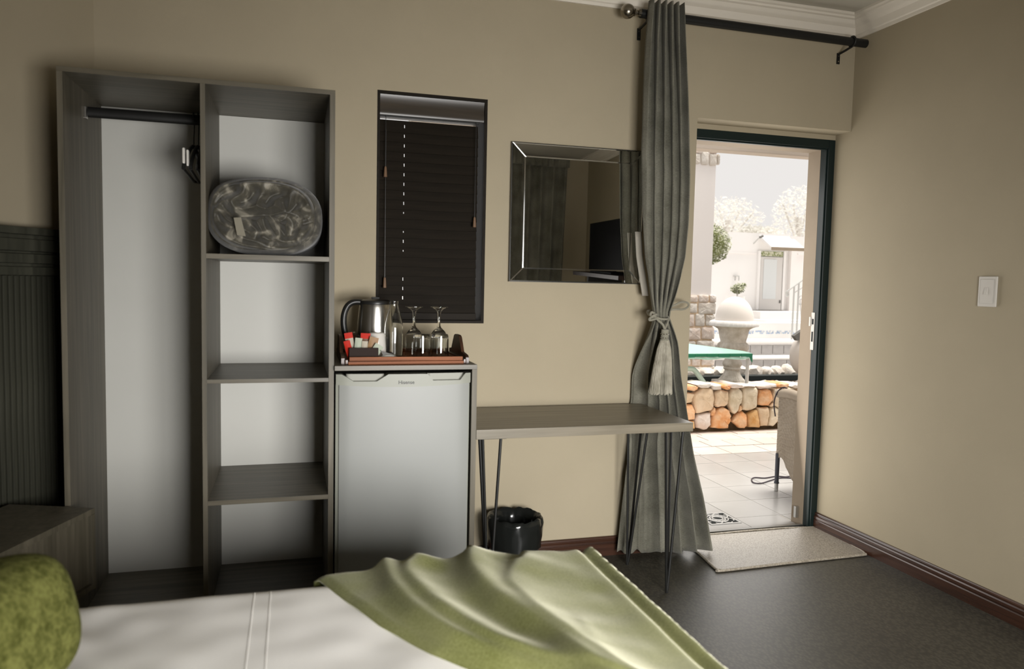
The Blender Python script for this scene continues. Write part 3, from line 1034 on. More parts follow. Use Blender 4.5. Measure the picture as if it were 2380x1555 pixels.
def slat_mesh(slot):
    bm = B()
    hw, hh = 0.0017, (0.0075 if slot == 1 else 0.004)
    tilt = math.radians(76)
    wv = 0.056
    L = vx1 - vx0
    xs = [0, hx - vx0 - hw, hx - vx0 + hw, L]
    vsn = [-wv / 2, 0.002 - hh, 0.002 + hh, wv / 2]

    def P(x, v, o):
        y = v * math.cos(tilt) + o * math.sin(tilt)
        z = v * math.sin(tilt) - o * math.cos(tilt)
        return bm.verts.new((x, y, z))
    V = [[[P(x, v, o) for v in vsn] for x in xs] for o in (-0.0014, 0.0014)]
    for i in range(3):
        for j in range(3):
            if slot and i == 1 and j == 1:
                continue
            for o in (0, 1):
                bm.faces.new((V[o][i][j], V[o][i + 1][j], V[o][i + 1][j + 1], V[o][i][j + 1]))
    for i in range(3):
        for j in (0, 3):
            bm.faces.new((V[0][i][j], V[0][i + 1][j], V[1][i + 1][j], V[1][i][j]))
    for j in range(3):
        for i in (0, 3):
            bm.faces.new((V[0][i][j], V[0][i][j + 1], V[1][i][j + 1], V[1][i][j]))
    if slot:
        for (i, j), (k, l) in (((1, 1), (2, 1)), ((2, 1), (2, 2)), ((2, 2), (1, 2)), ((1, 2), (1, 1))):
            bm.faces.new((V[0][i][j], V[0][k][l], V[1][k][l], V[1][i][j]))
    return bm


protos = {}
for i in range(NS):
    kind = 2 if i in small else (1 if i in slots else 0)
    z = zt_ - pitch * (i + 0.5)
    if kind not in protos:
        bm = slat_mesh(kind)
        bmesh.ops.translate(bm, verts=bm.verts[:], vec=(vx0, 0.052, z))
        o = obj('slat', bm, M['blind'], vb, 0)
        # keep mesh data local so that copies can share it
        o.data.transform(Matrix.Translation(-(Vector((vx0, 0.052, z)) - wloc(vb))))
        o.location = Vector((vx0, 0.052, z)) - wloc(vb)
        protos[kind] = o
    else:
        o = protos[kind].copy()
        COL.objects.link(o)
        o.location = Vector((vx0, 0.052, z)) - wloc(vb)
obj('bottom_rail', box(B(), vx0, vx1, 0.030, 0.072, BZ0 + 0.0125, BZ0 + 0.044, 0.003), M['blind'], vb)
for u, v0, v1 in ((897, 268, 388), (897.5, 300, 646), (1107, 280, 506)):
    p0, p1 = at(u, v0, y=0.020), at(u, v1, y=0.020)
    cdo = obj('pull_cord', tube(B(), [(p0.x, 0.020, p0.z), (p0.x, 0.020, p1.z)], 0.0012, 6), M['black_plastic'], vb)
    obj('cord_tassel', lathe(B(), [(0.0035, 0.002), (0.0055, -0.004), (0.008, -0.040), (0.0082, -0.043), (0.002, -0.045)], p0.x, 0.020, 14, p1.z), M['tassel_wood'], cdo, label='brown wooden tassel')

# ------------------------------------------------------------------ mirror
MX0, MX1, MZ0, MZ1 = 1.692, 2.340, 1.3271, 1.9498
mi = thing('wall_mirror', 'rectangular wall mirror with a silver glass border left of the curtain', 'mirror', ((MX0 + MX1) / 2, -0.02, MZ0))
obj('backing', box(B(), MX0 - 0.003, MX1 + 0.003, -0.0245, -0.001, MZ0 - 0.003, MZ1 + 0.003), M['black_plastic'], mi)
fw = 0.062
o_ = [(MX0, MZ0), (MX1, MZ0), (MX1, MZ1), (MX0, MZ1)]
i_ = [(MX0 + fw, MZ0 + fw), (MX1 - fw, MZ0 + fw), (MX1 - fw, MZ1 - fw), (MX0 + fw, MZ1 - fw)]
yo, yi = -0.0256, -0.0268
for k in range(4):
    a, b = o_[k], o_[(k + 1) % 4]
    c, d = i_[(k + 1) % 4], i_[k]
    bm = B()
    # sloping strip, leaving a narrow bevel at the inner edge
    mid = lambda p, q, f: (p[0] + (q[0] - p[0]) * f, p[1] + (q[1] - p[1]) * f)
    e0, e1 = mid(a, d, 0.06), mid(b, c, 0.06)
    f0, f1 = mid(a, d, 0.91), mid(b, c, 0.91)
    y2 = yo + (yi - yo) * 0.91
    quads = [((a, yo + 0.0010), (b, yo + 0.0010), (e1, yo), (e0, yo)), ((e0, yo), (e1, yo), (f1, yi), (f0, yi))]
    for q in quads:
        bm.faces.new([bm.verts.new((p[0], y, p[1])) for p, y in q])
    bmesh.ops.remove_doubles(bm, verts=bm.verts[:], dist=1e-5)
    st = obj('frame_strip', bm, M['mirror'], mi, 0)
    bm = B()
    bm.faces.new([bm.verts.new((p[0], y, p[1])) for p, y in ((f0, yi), (f1, yi), (c, -0.02766), (d, -0.02766))])
    obj('bevel_edge', bm, M['mirror_edge'], st, 0)
for k in range(4):                          # ground facets along the four mitres
    a, d = o_[k], i_[k]
    bm = B()
    w, dy = 0.0034, 0.0034 * math.tan(math.radians(8.5))
    bm.faces.new([bm.verts.new(p) for p in ((a[0] - w, -0.0268 + dy, a[1]), (a[0] + w, -0.0268 - dy, a[1]), (d[0] + w, -0.0282 - dy, d[1]), (d[0] - w, -0.0282 + dy, d[1]))])
    obj('mitre_facet', bm, M['mirror_edge'], mi, 0)
bm = B()
bm.faces.new([bm.verts.new((p[0], -0.02766, p[1])) for p in i_])
obj('mirror_glass', bm, M['mirror'], mi, 0)

# ------------------------------------------------------------------ desk and bin
DX0, DX1, DYF, DYB = CX1 + 0.003, 2.358, -0.5435, -0.042
dk = thing('desk', 'grey-oak topped desk on black hairpin legs below the mirror', 'desk', ((DX0 + DX1) / 2, -0.29, 0))
obj('desk_top', box(B(), DX0, DX1, DYF, DYB, 0.7124, 0.750, 0.0015), M['oak_desk'], dk)


def hairpin(cx, cy, dx, dy, foot):
    """three rods from a corner plate down to one foot"""
    lg = obj('leg', box(B(), min(cx, cx + dx * 0.105), max(cx, cx + dx * 0.105), min(cy, cy + dy * 0.115), max(cy, cy + dy * 0.115), 0.7085, 0.7122), M['black_metal'], dk)
    f = Vector(foot)
    for q in ((cx + dx * 0.012, cy + dy * 0.012), (cx + dx * 0.088, cy + dy * 0.02), (cx + dx * 0.02, cy + dy * 0.10)):
        bm = B()
        tube(bm, [(q[0], q[1], 0.709), (f.x + (q[0] - f.x) * 0.06, f.y + (q[1] - f.y) * 0.06, 0.02), (f.x, f.y, 0.0)], 0.006, 8)
        obj('rod', bm, M['black_metal'], lg)


hairpin(DX0 + 0.02, DYF + 0.015, 1, 1, (DX0 + 0.075, DYF + 0.05, 0))
hairpin(DX1 - 0.02, DYF + 0.015, -1, 1, (2.291, -0.49, 0))
hairpin(DX0 + 0.02, DYB - 0.015, 1, -1, (DX0 + 0.05, DYB - 0.05, 0))
hairpin(DX1 - 0.02, DYB - 0.075, -1, -1, (2.262, DYB - 0.110, 0))

nx, ny = 1.692, -0.185
wb = thing('waste_bin', 'black waste bin lined with a crumpled black bag under the desk', 'bin', (nx, ny, 0))
obj('bin_body', lathe(B(), [(0.095, 0.0), (0.098, 0.004), (0.119, 0.255), (0.119, 0.262), (0.112, 0.262), (0.092, 0.008)], nx, ny, 40), M['black_plastic'], wb)


def bagfn(i, a, r):
    n = noise.noise(Vector((math.cos(a) * 2.6, math.sin(a) * 2.6, i * 0.8)))
    n2 = noise.noise(Vector((math.cos(a) * 6, math.sin(a) * 6, i * 1.4 + 9)))
    return r * (1 + 0.040 * n + 0.035 * n2)


bm = lathe(B(), [(0.1165, 0.150), (0.1185, 0.175), (0.1225, 0.205), (0.124, 0.235), (0.1275, 0.262), (0.124, 0.283), (0.1165, 0.288), (0.106, 0.276), (0.098, 0.245), (0.090, 0.20), (0.082, 0.15), (0.06, 0.11)], nx, ny, 72, 0, fn=bagfn, cap=False)
for v in bm.verts:
    a = math.atan2(v.co.y - ny, v.co.x - nx)
    w = ss(0.2, 0.285, v.co.z)
    v.co.z += w * (0.016 * noise.noise(Vector((math.cos(a) * 2.2, math.sin(a) * 2.2, 4))) + 0.007 * noise.noise(Vector((math.cos(a) * 6, math.sin(a) * 6, 2))))
obj('bin_liner', bm, M['bin_bag'], wb, 60, label='crumpled glossy black bin bag folded over the rim')

# ------------------------------------------------------------------ curtain rod and door curtain
RDY, RDZ = -0.10, 2.553
rd = thing('curtain_rod', 'black curtain rod with pewter ball finial above the doorway', 'curtain rod', (2.86, RDY, RDZ))
obj('rod', tube(B(), [(2.262, RDY, RDZ + 0.003), (3.500, RDY, RDZ - 0.002)], 0.0205, 18), M['black_metal'], rd)
fp = at(1459, 26, y=RDY)
bm = B()
sph = bmesh.ops.create_uvsphere(bm, u_segments=24, v_segments=16, radius=0.033)
bmesh.ops.translate(bm, verts=bm.verts[:], vec=(fp.x, RDY, RDZ + 0.004))
fi = obj('finial', bm, M['pewter'], rd, label='pewter ball finial')
bm = B()
prof = [(0.010, 0.028), (0.017, 0.031), (0.017, 0.036), (0.011, 0.040), (0.011, 0.046), (0.019, 0.050), (0.019, 0.064)]
lathe(bm, prof, 0, 0, 20)
bmesh.ops.transform(bm, matrix=Matrix.Translation((fp.x, RDY, RDZ + 0.004)) @ Matrix.Rotation(PI / 2, 4, 'Y'), verts=bm.verts[:])
obj('finial_collar', bm, M['pewter'], rd)
for bx in (at(1481, 60, y=0).x + 0.008, at(1948, 120, y=0).x):
    br = obj('bracket', box(B(), bx - 0.009, bx + 0.009, -0.006, -0.0008, RDZ - 0.085, RDZ - 0.030, 0.002), M['black_metal'], rd)
    bm = B()
    tube(bm, [(bx, -0.004, RDZ - 0.036), (bx, -0.06, RDZ - 0.030), (bx, RDY, RDZ - 0.024)], 0.006, 8)
    bm2 = [(bx, RDY + 0.024 * math.cos(a), RDZ + 0.024 * math.sin(a)) for a in [2 * PI * k / 18 for k in range(18)]]
    tube(bm, bm2, 0.005, 8, closed=True)
    obj('bracket_arm', bm, M['black_metal'], br)
    for zz in (-0.045, -0.072):
        obj('screw', lathe(B(), [(0.003, 0), (0.002, 0.001)], 0, 0, 8) if False else box(B(), bx - 0.003, bx + 0.003, -0.0072, -0.006, RDZ + zz - 0.003, RDZ + zz + 0.003, 0.001), M['chrome'], br)

LE = [(0, 1497), (100, 1489), (200, 1484), (350, 1479), (500, 1480), (600, 1485), (690, 1499), (735, 1507), (765, 1499), (800, 1491), (870, 1483), (930, 1481), (1005, 1473), (1100, 1462), (1200, 1450), (1296, 1440)]
RE = [(0, 1586), (100, 1590), (200, 1595), (300, 1599), (420, 1602), (520, 1600), (600, 1592), (660, 1577), (700, 1565), (735, 1553), (760, 1562), (800, 1577), (870, 1590), (930, 1602), (980, 1610), (1060, 1622), (1150, 1640), (1280, 1660)]
LX = []
RX = []
for v, u in LE:
    p = at(u, v, y=-0.09 if v < 1000 else -0.10)
    LX.append((p.z, p.x))
for v, u in RE:
    p = at(u, v, y=-0.15)
    RX.append((p.z, p.x))
ZTOP = 2.598


def curt(s, t):
    z = 0.028 + (ZTOP - 0.028) * t
    xl, xr = lerp_pts(LX, z), lerp_pts(RX, z)
    # the cloth hangs in front of the rod, hugs the wall edge of the desk, flares below
    yb = -0.150
    if z < 1.15:
        yb = -0.150 + 0.045 * ss(1.15, 0.8, z) - 0.02 * ss(0.6, 0.1, z)
    amp = 0.026 + 0.006 * math.sin(z * 3) - 0.010 * math.exp(-((z - 1.19) / 0.07) ** 2) + 0.022 * ss(0.9, 0.1, z)
    nf = 5.5
    wob = 0.35 * noise.noise(Vector((s * 3, z * 1.3, 1.0))) + 0.5 * math.sin(s * 7.0 + 0.6)
    ph = 2 * PI * nf * (s + 0.02 * wob) + 0.5 * math.sin(z * 2.2)
    c = math.sin(ph)
    c = math.copysign(abs(c) ** 0.75, c)
    y = yb - amp * c
    x = xl + (xr - xl) * s + 0.010 * math.cos(ph) * (1 - abs(2 * s - 1) ** 6)
    # beside the desk the leading edge is pressed back to the wall
    pr = ss(0.50, 0.68, z) * ss(1.15, 0.85, z) * (1 - ss(0.0, 0.32, s))
    y = y + (-0.022 - y) * pr
    pr2 = ss(0.70, 0.55, z) * (1 - ss(0.15, 0.6, s))
    y = y + (max(y, -0.085) + 0.02 - y) * pr2
    z2 = z + (0.012 * c * ss(0.15, 0.03, z))
    return Vector((x, min(y, -0.014), z2))


ct = thing('door_curtain', 'grey linen curtain tied back beside the open doorway', 'curtain', (2.45, -0.14, 0.0))
bm = grid(B(), curt, 132, 90)
obj('curtain_cloth', bm, M['curtain'], ct, 0 or 80, thick=0.003)
# pale lining edge showing behind the leading edge
bm = B()


def lin(s, t):
    z = 1.27 + 0.30 * t
    x = lerp_pts(LX, z)
    return Vector((x - 0.004 + 0.03 * s, -0.070 - 0.01 * s, z))


grid(bm, lin, 4, 8)
obj('lining', bm, M['lining_dim'], ct, 80, thick=0.002, label='pale lining edge')
# tieback rope, knot and tassel
tb = thing('tieback', 'grey-green rope tieback with a thick fringed tassel around the curtain', 'tieback', tuple(at(1540, 912, y=-0.225)))
kp = at(1519, 735, y=-0.190)
p1 = at(1553, 741, y=-0.185)
p2 = at(1545, 766, y=-0.222)
zc_ = kp.z
bm = B()
loopp = [kp, at(1535, 741, y=-0.205), p1, Vector((p1.x + 0.006, -0.145, zc_ + 0.005)), Vector((p1.x - 0.01, -0.09, zc_ + 0.02)), Vector((kp.x + 0.02, -0.09, zc_ + 0.02)), Vector((kp.x - 0.002, -0.145, zc_ + 0.005))]
tube(bm, smooth_path(loopp, 6, True), 0.0052, 8, closed=True)
obj('rope_loop', bm, M['rope'], tb)
bm = B()
tube(bm, smooth_path([kp + Vector((0.0, -0.004, 0)), at(1530, 745, y=-0.207), at(1540, 754, y=-0.216), p2], 6), 0.0052, 8)
tube(bm, smooth_path([p1 + Vector((0, -0.006, 0)), at(1551, 752, y=-0.208), p2], 6), 0.0045, 8)
obj('tassel_cord', bm, M['rope'], tb)
bm = B()
kk = []
for k in range(30):
    a = 2 * PI * k / 30
    kk.append(kp + Vector((0.017 * math.sin(2 * a) - 0.004, -0.006 - 0.009 * math.cos(3 * a), 0.015 * math.sin(a) + 0.005 * math.cos(3 * a))))
tube(bm, kk, 0.0056, 8, closed=True)
obj('knot', bm, M['rope'], tb)
bm = B()
q = at(1556, 706, y=-0.11)
tube(bm, smooth_path([at(1550, 716, y=-0.12), at(1568, 709, y=-0.10), at(1584, 702, y=-0.095), at(1598, 704, y=-0.095), at(1600, 712, y=-0.095), at(1588, 719, y=-0.10), at(1568, 719, y=-0.105), at(1548, 722, y=-0.12)], 6), 0.0048, 8)
obj('hanging_loop', bm, M['rope'], tb)
tx, ty = p2.x, -0.225
hz = [at(1545, v, y=ty).z for v in (766, 774, 778, 783, 787, 791)]
th_ = obj('tassel_head', lathe(B(), [(0.006, hz[0] + 0.002), (0.016, hz[0]), (0.0175, hz[1]), (0.0155, hz[1] - 0.001), (0.0155, hz[2]), (0.018, hz[2] - 0.001), (0.018, hz[3]), (0.0155, hz[3] - 0.001), (0.0155, hz[4]), (0.0195, hz[4] - 0.002), (0.021, hz[5])], tx, ty, 28), M['rope'], tb)
for zz in ((hz[1] + hz[2]) / 2, (hz[3] + hz[4]) / 2):
    for k in range(9):
        a = 2 * PI * k / 9 + zz * 50
        bm = B()
        bmesh.ops.create_icosphere(bm, subdivisions=1, radius=0.0036)
        bmesh.ops.translate(bm, verts=bm.verts[:], vec=(tx + 0.0165 * math.cos(a), ty + 0.0165 * math.sin(a), zz))
        obj('bead', bm, M['chrome'], th_)
zt0, zt1 = hz[5], at(1540, 914, y=ty).z
bm = B()
random.seed(3)
for k in range(170):                       # fringe: a core and many hanging threads
    a = 2 * PI * random.random()
    rr = math.sqrt(random.random())
    r0, r1 = 0.010 + 0.010 * rr, 0.012 + 0.043 * rr
    dz = random.uniform(-0.006, 0.008)
    pts = []
    for j in range(7):
        t_ = j / 6
        r_ = r0 + (r1 - r0) * (t_ ** 0.55)
        pts.append((tx - 0.012 * t_ + r_ * math.cos(a + 0.15 * t_) * 1.0, ty + r_ * math.sin(a) * 0.55 + 0.0, zt0 + (zt1 + dz - zt0) * t_))
    tube(bm, pts, 0.0032, 4)
fo = obj('fringe', bm, M['fringe'], tb, 80)
fo['kind'] = 'stuff'
random.seed(11)

# ------------------------------------------------------------------ doormat, light switch
mp_ = [(2.672, -0.05), (2.640, -0.300), (2.644, -0.322), (2.664, -0.336), (3.05, -0.322), (3.45, -0.312), (3.478, -0.302), (3.492, -0.28), (3.499, -0.20), (3.501, 0.108), (2.66, 0.108)]
dm = thing('doormat', 'grey-beige looped doormat with a thick whipped edge in the doorway', 'mat', (3.08, -0.1, 0))
bm = B()
prism(bm, [Vector((x, y, 0.001)) for x, y in mp_], (0, 0, 0.011))
obj('mat_pile', bm, M['mat'], dm, 30)
bm = B()
tube(bm, smooth_path([(x, y, 0.0075) for x, y in mp_], 4, True), 0.0062, 8, closed=True)
obj('edging', bm, M['mat_edge'], dm, label='paler whipped edging')
sw = thing('light_switch', 'white single light switch plate on the right wall', 'light switch', (XR, -0.871, 1.325))
bm = B()
box(bm, XR - 0.010, XR - 0.0005, -0.9135, -0.8285, 1.262, 1.388, 0.004)
obj('plate', bm, M['white_plastic'], sw)
obj('cover', box(B(), XR - 0.0125, XR - 0.0098, -0.902, -0.840, 1.275, 1.376, 0.002), M['white_plastic'], sw)
bm = B()
box(bm, -0.0035, 0.002, -0.008, 0.008, -0.015, 0.015, 0.001, Matrix.Translation((XR - 0.0122, -0.869, 1.327)) @ Matrix.Rotation(0.12, 4, 'Y'))
obj('rocker', bm, M['white_plastic'], sw)

# ------------------------------------------------------------------ headboard and nightstand on the angled wall
hb = thing('headboard', 'tall dark wooden headboard with fluted panel and moulded top rail', 'headboard', tuple(WD * 0.9))


def wallbox(bm, t0, t1, n0, n1, z0, z1, bev=0.0):
    mt = Matrix(((WD.x, WN.x, 0, 0), (WD.y, WN.y, 0, 0), (0, 0, 1, 0), (0, 0, 0, 1)))
    return box(bm, t0, t1, n0, n1, z0, z1, bev, mt)


HT = at(70, 640, y=-0.50)                    # depth check only for heights


def hz_at(u, v):
    """height where the photo pixel's line of sight meets the headboard face"""
    n, d = WN, 0.06
    r = CF * FOC + CR * (u - 1190) - CU * (v - 777.5)
    k = (d - CP.dot(n)) / r.dot(n)
    return (CP + r * k)


zr = [hz_at(70, v).z for v in (529, 536, 546, 556, 566, 584, 590, 598, 612, 620, 628, 640)]
HT0, HT1 = 0.19, 1.75
obj('back_board', box(B(), 0, 0.001, 0, 0.001, 0, 0.001) if False else wallbox(B(), HT0, HT1, 0.002, 0.030, 0, zr[0] - 0.01), M['headboard'], hb)
for k, (a, b, n1) in enumerate(((zr[0], zr[2], 0.078), (zr[2], zr[3], 0.064), (zr[3], zr[5], 0.070), (zr[5], zr[6], 0.050), (zr[6], zr[8], 0.062), (zr[8], zr[9], 0.048), (zr[9], zr[11], 0.055))):
    obj('rail_moulding', wallbox(B(), HT0, HT1, 0.030, n1, b, a, 0.004), M['headboard'], hb)
bm = B()
NFL = 68
for k in range(NFL):
    w = (HT1 - HT0) / NFL
    t0 = HT0 + w * k
    z0 = 0.02
    if k == 0:
        m0 = wallbox(B(), t0 + 0.002, t0 + w - 0.003, 0.0302, 0.042, z0, zr[11] - 0.001, 0.004)
        f0 = obj('flute', m0, M['headboard'], hb)
    else:
        f = f0.copy()
        COL.objects.link(f)
        f.location = f0.location + WD * (w * k)
bm.free()

NA_ = math.radians(19.9)
ND = Vector((-math.sin(NA_), -math.cos(NA_), 0))     # along the front, towards the camera
NW = Vector((-math.cos(NA_), math.sin(NA_), 0))      # from the front towards the wall
NC = Vector((0.109, -0.584, 0))
ns = thing('nightstand', 'grey-oak nightstand box beside the wardrobe and bed', 'nightstand', tuple(NC + NW * 0.14 + ND * 0.25))


def nbox(bm, a0, a1, b0, b1, z0, z1, bev=0.001):
    mt = Matrix(((ND.x, NW.x, 0, NC.x), (ND.y, NW.y, 0, NC.y), (0, 0, 1, 0), (0, 0, 0, 1)))
    return box(bm, a0, a1, b0, b1, z0, z1, bev, mt)


obj('top_panel', nbox(B(), 0, 0.52, 0, 0.30, 0.522, 0.541), M['night'], ns)
obj('end_panel', nbox(B(), 0, 0.018, 0, 0.30, 0.268, 0.5215), M['night'], ns)
obj('end_panel', nbox(B(), 0.502, 0.52, 0, 0.30, 0.268, 0.5215), M['night'], ns)
obj('bottom_panel', nbox(B(), 0.0185, 0.5015, 0, 0.30, 0.268, 0.286), M['night'], ns)
obj('drawer_front', nbox(B(), 0.021, 0.499, 0.008, 0.026, 0.289, 0.519, 0.002), M['night'], ns)
obj('plinth', nbox(B(), 0.05, 0.47, 0.09, 0.27, 0.0, 0.2675), M['night'], ns)

# ------------------------------------------------------------------ bed
bx0_, bx1_, by0_, by1_ = -0.52, 1.492, -3.02, -1.530
bd = thing('bed', 'double bed with white duvet across the foreground', 'bed', (0.5, -2.28, 0))
obj('bed_base', box(B(), bx0_ + 0.03, bx1_ - 0.03, by0_ + 0.03, by1_ - 0.03, 0.05, 0.32, 0.01), M['night'], bd)
for px in (bx0_ + 0.1, bx1_ - 0.1):
    for py in (by0_ + 0.1, by1_ - 0.1):
        obj('leg', lathe(B(), [(0.025, 0), (0.03, 0.051)], px, py, 12), M['black_plastic'], bd)
obj('mattress', box(B(), bx0_ + 0.02, bx1_ - 0.02, by0_ + 0.02, by1_ - 0.02, 0.321, 0.575, 0.03), M['lining'], bd)


def duvet(s, t):
    x = bx0_ + (bx1_ - bx0_) * (s * 1.10 - 0.0) if True else 0
    dy = 0.30
    w = by1_ - by0_
    L = w + 2 * dy
    q = t * L - dy
    # across the bed, falling over both long sides
    if q < 0:
        y, z = by0_ - 0.012, 0.592 + q
    elif q > w:
        y, z = by1_ + 0.010, 0.592 - (q - w)
    else:
        y, z = by0_ + q, 0.6
    ed = min(q, w - q)
    z -= 0.020 * (1 - ss(-0.02, 0.05, ed))
    lx = bx1_ - bx0_
    q2 = s * (lx + 0.28)
    if q2 > lx:
        x = bx1_ + 0.008
        z -= (q2 - lx)
    else:
        x = bx0_ + q2
    wr_ = 0.004 * noise.noise(Vector((x * 2.2, y * 4.5, 0.3))) + 0.0035 * noise.noise(Vector((x * 9 + y * 6, y * 9 - x * 5, 1.7)))
    # soft creases near the cushion and folds across
    wr_ += 0.006 * math.exp(-((x - 0.30) / 0.16) ** 2) * math.sin((x * 0.8 + (y + 1.6) * 0.5) * 46 + 3 * noise.noise(Vector((x * 4, y * 4, 2))))
    wr_ -= 0.014 * math.exp(-((x - 0.10) / 0.22) ** 2) * ss(-2.0, -1.55, y)
    if ed > 0:
        z += wr_ * ss(0, 0.06, ed)
    else:
        y += wr_ * 1.5
    return Vector((x, y, max(z, 0.30)))


obj('duvet', grid(B(), duvet, 150, 130), M['duvet'], bd, 80, thick=0.004, label='white cotton duvet cover')
# stitched seams across the duvet, following its surface
def on_duvet(x, y):
    w = by1_ - by0_
    return duvet((x - bx0_) / (bx1_ - bx0_ + 0.28), (y - by0_ + 0.30) / (w + 0.60))


for dx in (0.660, 0.695):
    tube_pts = [on_duvet(dx, by1_ - 0.012 - 0.014 * k) + Vector((0, 0, 0.0018)) for k in range(100)]
    obj('duvet_seam', tube(B(), tube_pts, 0.0013, 6), M['duvet'], bd)

# green velvet throw with diagonal folds
TL = [(-1.500, 0.790), (-1.535, 0.806), (-1.625, 0.842), (-1.797, 0.916), (-1.948, 0.999), (-2.011, 1.049), (-2.15, 1.16), (-2.4, 1.30), (-2.9, 1.42)]
CREST = []
for pts, hgt, wl, wr2 in (
        ([(893, 1306), (900, 1328), (914, 1360), (960, 1410), (1030, 1462), (1120, 1512), (1250, 1566)], 0.030, 0.018, 0.050),
        ([(968, 1300), (948, 1322), (956, 1350), (1008, 1402), (1075, 1448), (1160, 1494), (1300, 1548)], 0.034, 0.022, 0.060),
        ([(1092, 1298), (1100, 1340), (1142, 1392), (1205, 1440), (1290, 1500), (1345, 1550)], 0.050, 0.030, 0.075),
        ([(1205, 1312), (1188, 1362), (1214, 1398), (1260, 1450), (1335, 1505), (1400, 1552)], 0.034, 0.030, 0.110),
        ([(1352, 1458), (1368, 1490), (1385, 1522), (1400, 1552)], 0.014, 0.014, 0.030)):
    w3 = [at(u, v, z=0.635) for u, v in pts]
    # carry each crest on past the frame
    w3.append(w3[-1] + (w3[-1] - w3[-2]).normalized() * 0.5)
    CREST.append((smooth_path([(p.x, p.y, 0) for p in w3], 6), hgt, wl, wr2))


def throw_h(x, y):
    h = 0.0
    for path, hgt, wl, wr2 in CREST:
        best, sd = 1e9, 0
        for a, b in zip(path, path[1:]):
            d = b - a
            L2 = d.x * d.x + d.y * d.y
            k = max(0.0, min(1.0, ((x - a.x) * d.x + (y - a.y) * d.y) / L2)) if L2 > 0 else 0
            px, py = a.x + d.x * k, a.y + d.y * k
            q = math.hypot(x - px, y - py)
            if q < best:
                best = q
                sd = d.x * (y - a.y) - d.y * (x - a.x)      # >0: right-hand bank seen from the bed head
        w = wr2 if sd > 0 else wl
        g = 1.05 * hgt / math.sqrt(1 + (best / w) ** 2 * 2.2) * math.exp(-(best / (w * 2.2)) ** 2)
        h = math.sqrt(h * h + g * g)
    return h


def throw(s, t):
    w = 1.62
    q = t * w
    zd = 0.0
    if q < 0.12:                            # falls over the far side of the bed
        zd = -(0.12 - q)
        y = by1_ + 0.024
    else:
        y = by1_ + 0.024 - (q - 0.12)
    y2 = max(y, -2.99)
    xl = lerp_pts(TL, y2)
    xe = bx1_ + 0.014
    top = xe - xl
    L = top + 0.34
    p = s * L
    if p < top:
        x, dz = xl + p, 0.0
        y2s = min(y2, by1_ - 0.004)
        h = 0.612 + throw_h(x, y2s) * ss(0, 0.06, p) * ss(0.0, 0.10, top - p)
        de = top - p
        h += 0.010 * ss(0.10, 0.03, de) - 0.014 * math.exp(-((de - 0.028) / 0.010) ** 2) + 0.006 * math.exp(-((de - 0.006) / 0.007) ** 2)
        h -= 0.010 * ss(0.02, 0.0, p)
    else:
        x, dz = xe + 0.010 * math.sin(y * 14) * min(1, (p - top) * 6), -(p - top)
        h = 0.622
    h += 0.003 * noise.noise(Vector((x * 12, y * 12, 0)))
    rr = by1_ - y                           # rounded shoulder at the far edge
    h -= 0.010 * ss(0.0, -0.024, rr)
    return Vector((x, y, max(h + dz + zd, 0.24)))


tw = tag(obj('throw', grid(B(), throw, 150, 150), M['throw'], None, 80, thick=0.004, loc=(1.2, -2.0, 0.6)), 'olive green velvet throw in soft folds over the foot of the bed', 'throw')

# green cushion at the bed head
cc = at(40, 1478, z=0.715)
bm = B()


def cush(s, t):
    a = (s - 0.5) * 2
    b = (t - 0.5) * 2
    return a, b


mt = Matrix.Translation(cc + Vector((-0.045, -0.02, 0.0))) @ Matrix.Rotation(math.radians(-18), 4, 'Z') @ Matrix.Rotation(math.radians(-14), 4, 'Y')
NU, NV = 48, 32
rows = []
for j in range(NV + 1):
    ph = -PI / 2 + PI * j / NV
    row = []
    for i in range(NU):
        a = 2 * PI * i / NU
        c, s_ = math.cos(a), math.sin(a)
        e = 0.62
        yy = 0.17 * math.copysign(abs(c) ** e, c) * math.cos(ph) ** 0.55 if math.cos(ph) > 1e-6 else 0
        zz = 0.122 * math.copysign(abs(s_) ** e, s_) * math.cos(ph) ** 0.55 if math.cos(ph) > 1e-6 else 0
        xx = 0.105 * math.sin(ph)
        n_ = 1 + 0.03 * noise.noise(Vector((yy * 12, zz * 12, xx * 10)))
        row.append(bm.verts.new(mt @ Vector((xx * n_, yy * n_, zz * n_))))
    rows.append(row)
for r0, r1 in zip(rows, rows[1:]):
    for i in range(NU):
        try:
            bm.faces.new((r0[i], r0[(i + 1) % NU], r1[(i + 1) % NU], r1[i]))
        except ValueError:
            pass
bmesh.ops.remove_doubles(bm, verts=bm.verts[:], dist=1e-5)
for v in bm.verts:
    v.co.z = max(v.co.z, 0.611)
tag(obj('cushion', bm, M['cushion'], None, 80, loc=(cc.x, cc.y, 0.61)), 'plump olive green knitted cushion at the head of the bed', 'cushion')

# ------------------------------------------------------------------ what the mirror shows: rear curtains, television


def rear_curtain(x0, x1, lab):
    c = thing('rear_curtain', lab, 'curtain', ((x0 + x1) / 2, YB + 0.09, 0.03))

    def f(s, t):
        z = 0.03 + 2.56 * t
        n = 6.5
        ga = 1.0 - 0.10 * math.sin(PI * min(1, t * 1.0)) * 0.6
        x = (x0 + x1) / 2 + (s - 0.5) * (x1 - x0) * ga
        return Vector((x + 0.01 * math.cos(2 * PI * n * s), YB + 0.085 + 0.028 * math.sin(2 * PI * n * s + 0.6 * math.sin(z * 2)), z))
    obj('curtain_cloth', grid(B(), f, 100, 24), M['curtain'], c, 80, thick=0.003)
    obj('heading', grid(B(), lambda s, t: Vector((x0 + (x1 - x0) * s, YB + 0.125 + 0.012 * math.sin(2 * PI * 13 * s), 2.42 + 0.19 * t)), 90, 4), M['curtain'], c, 80, thick=0.003)


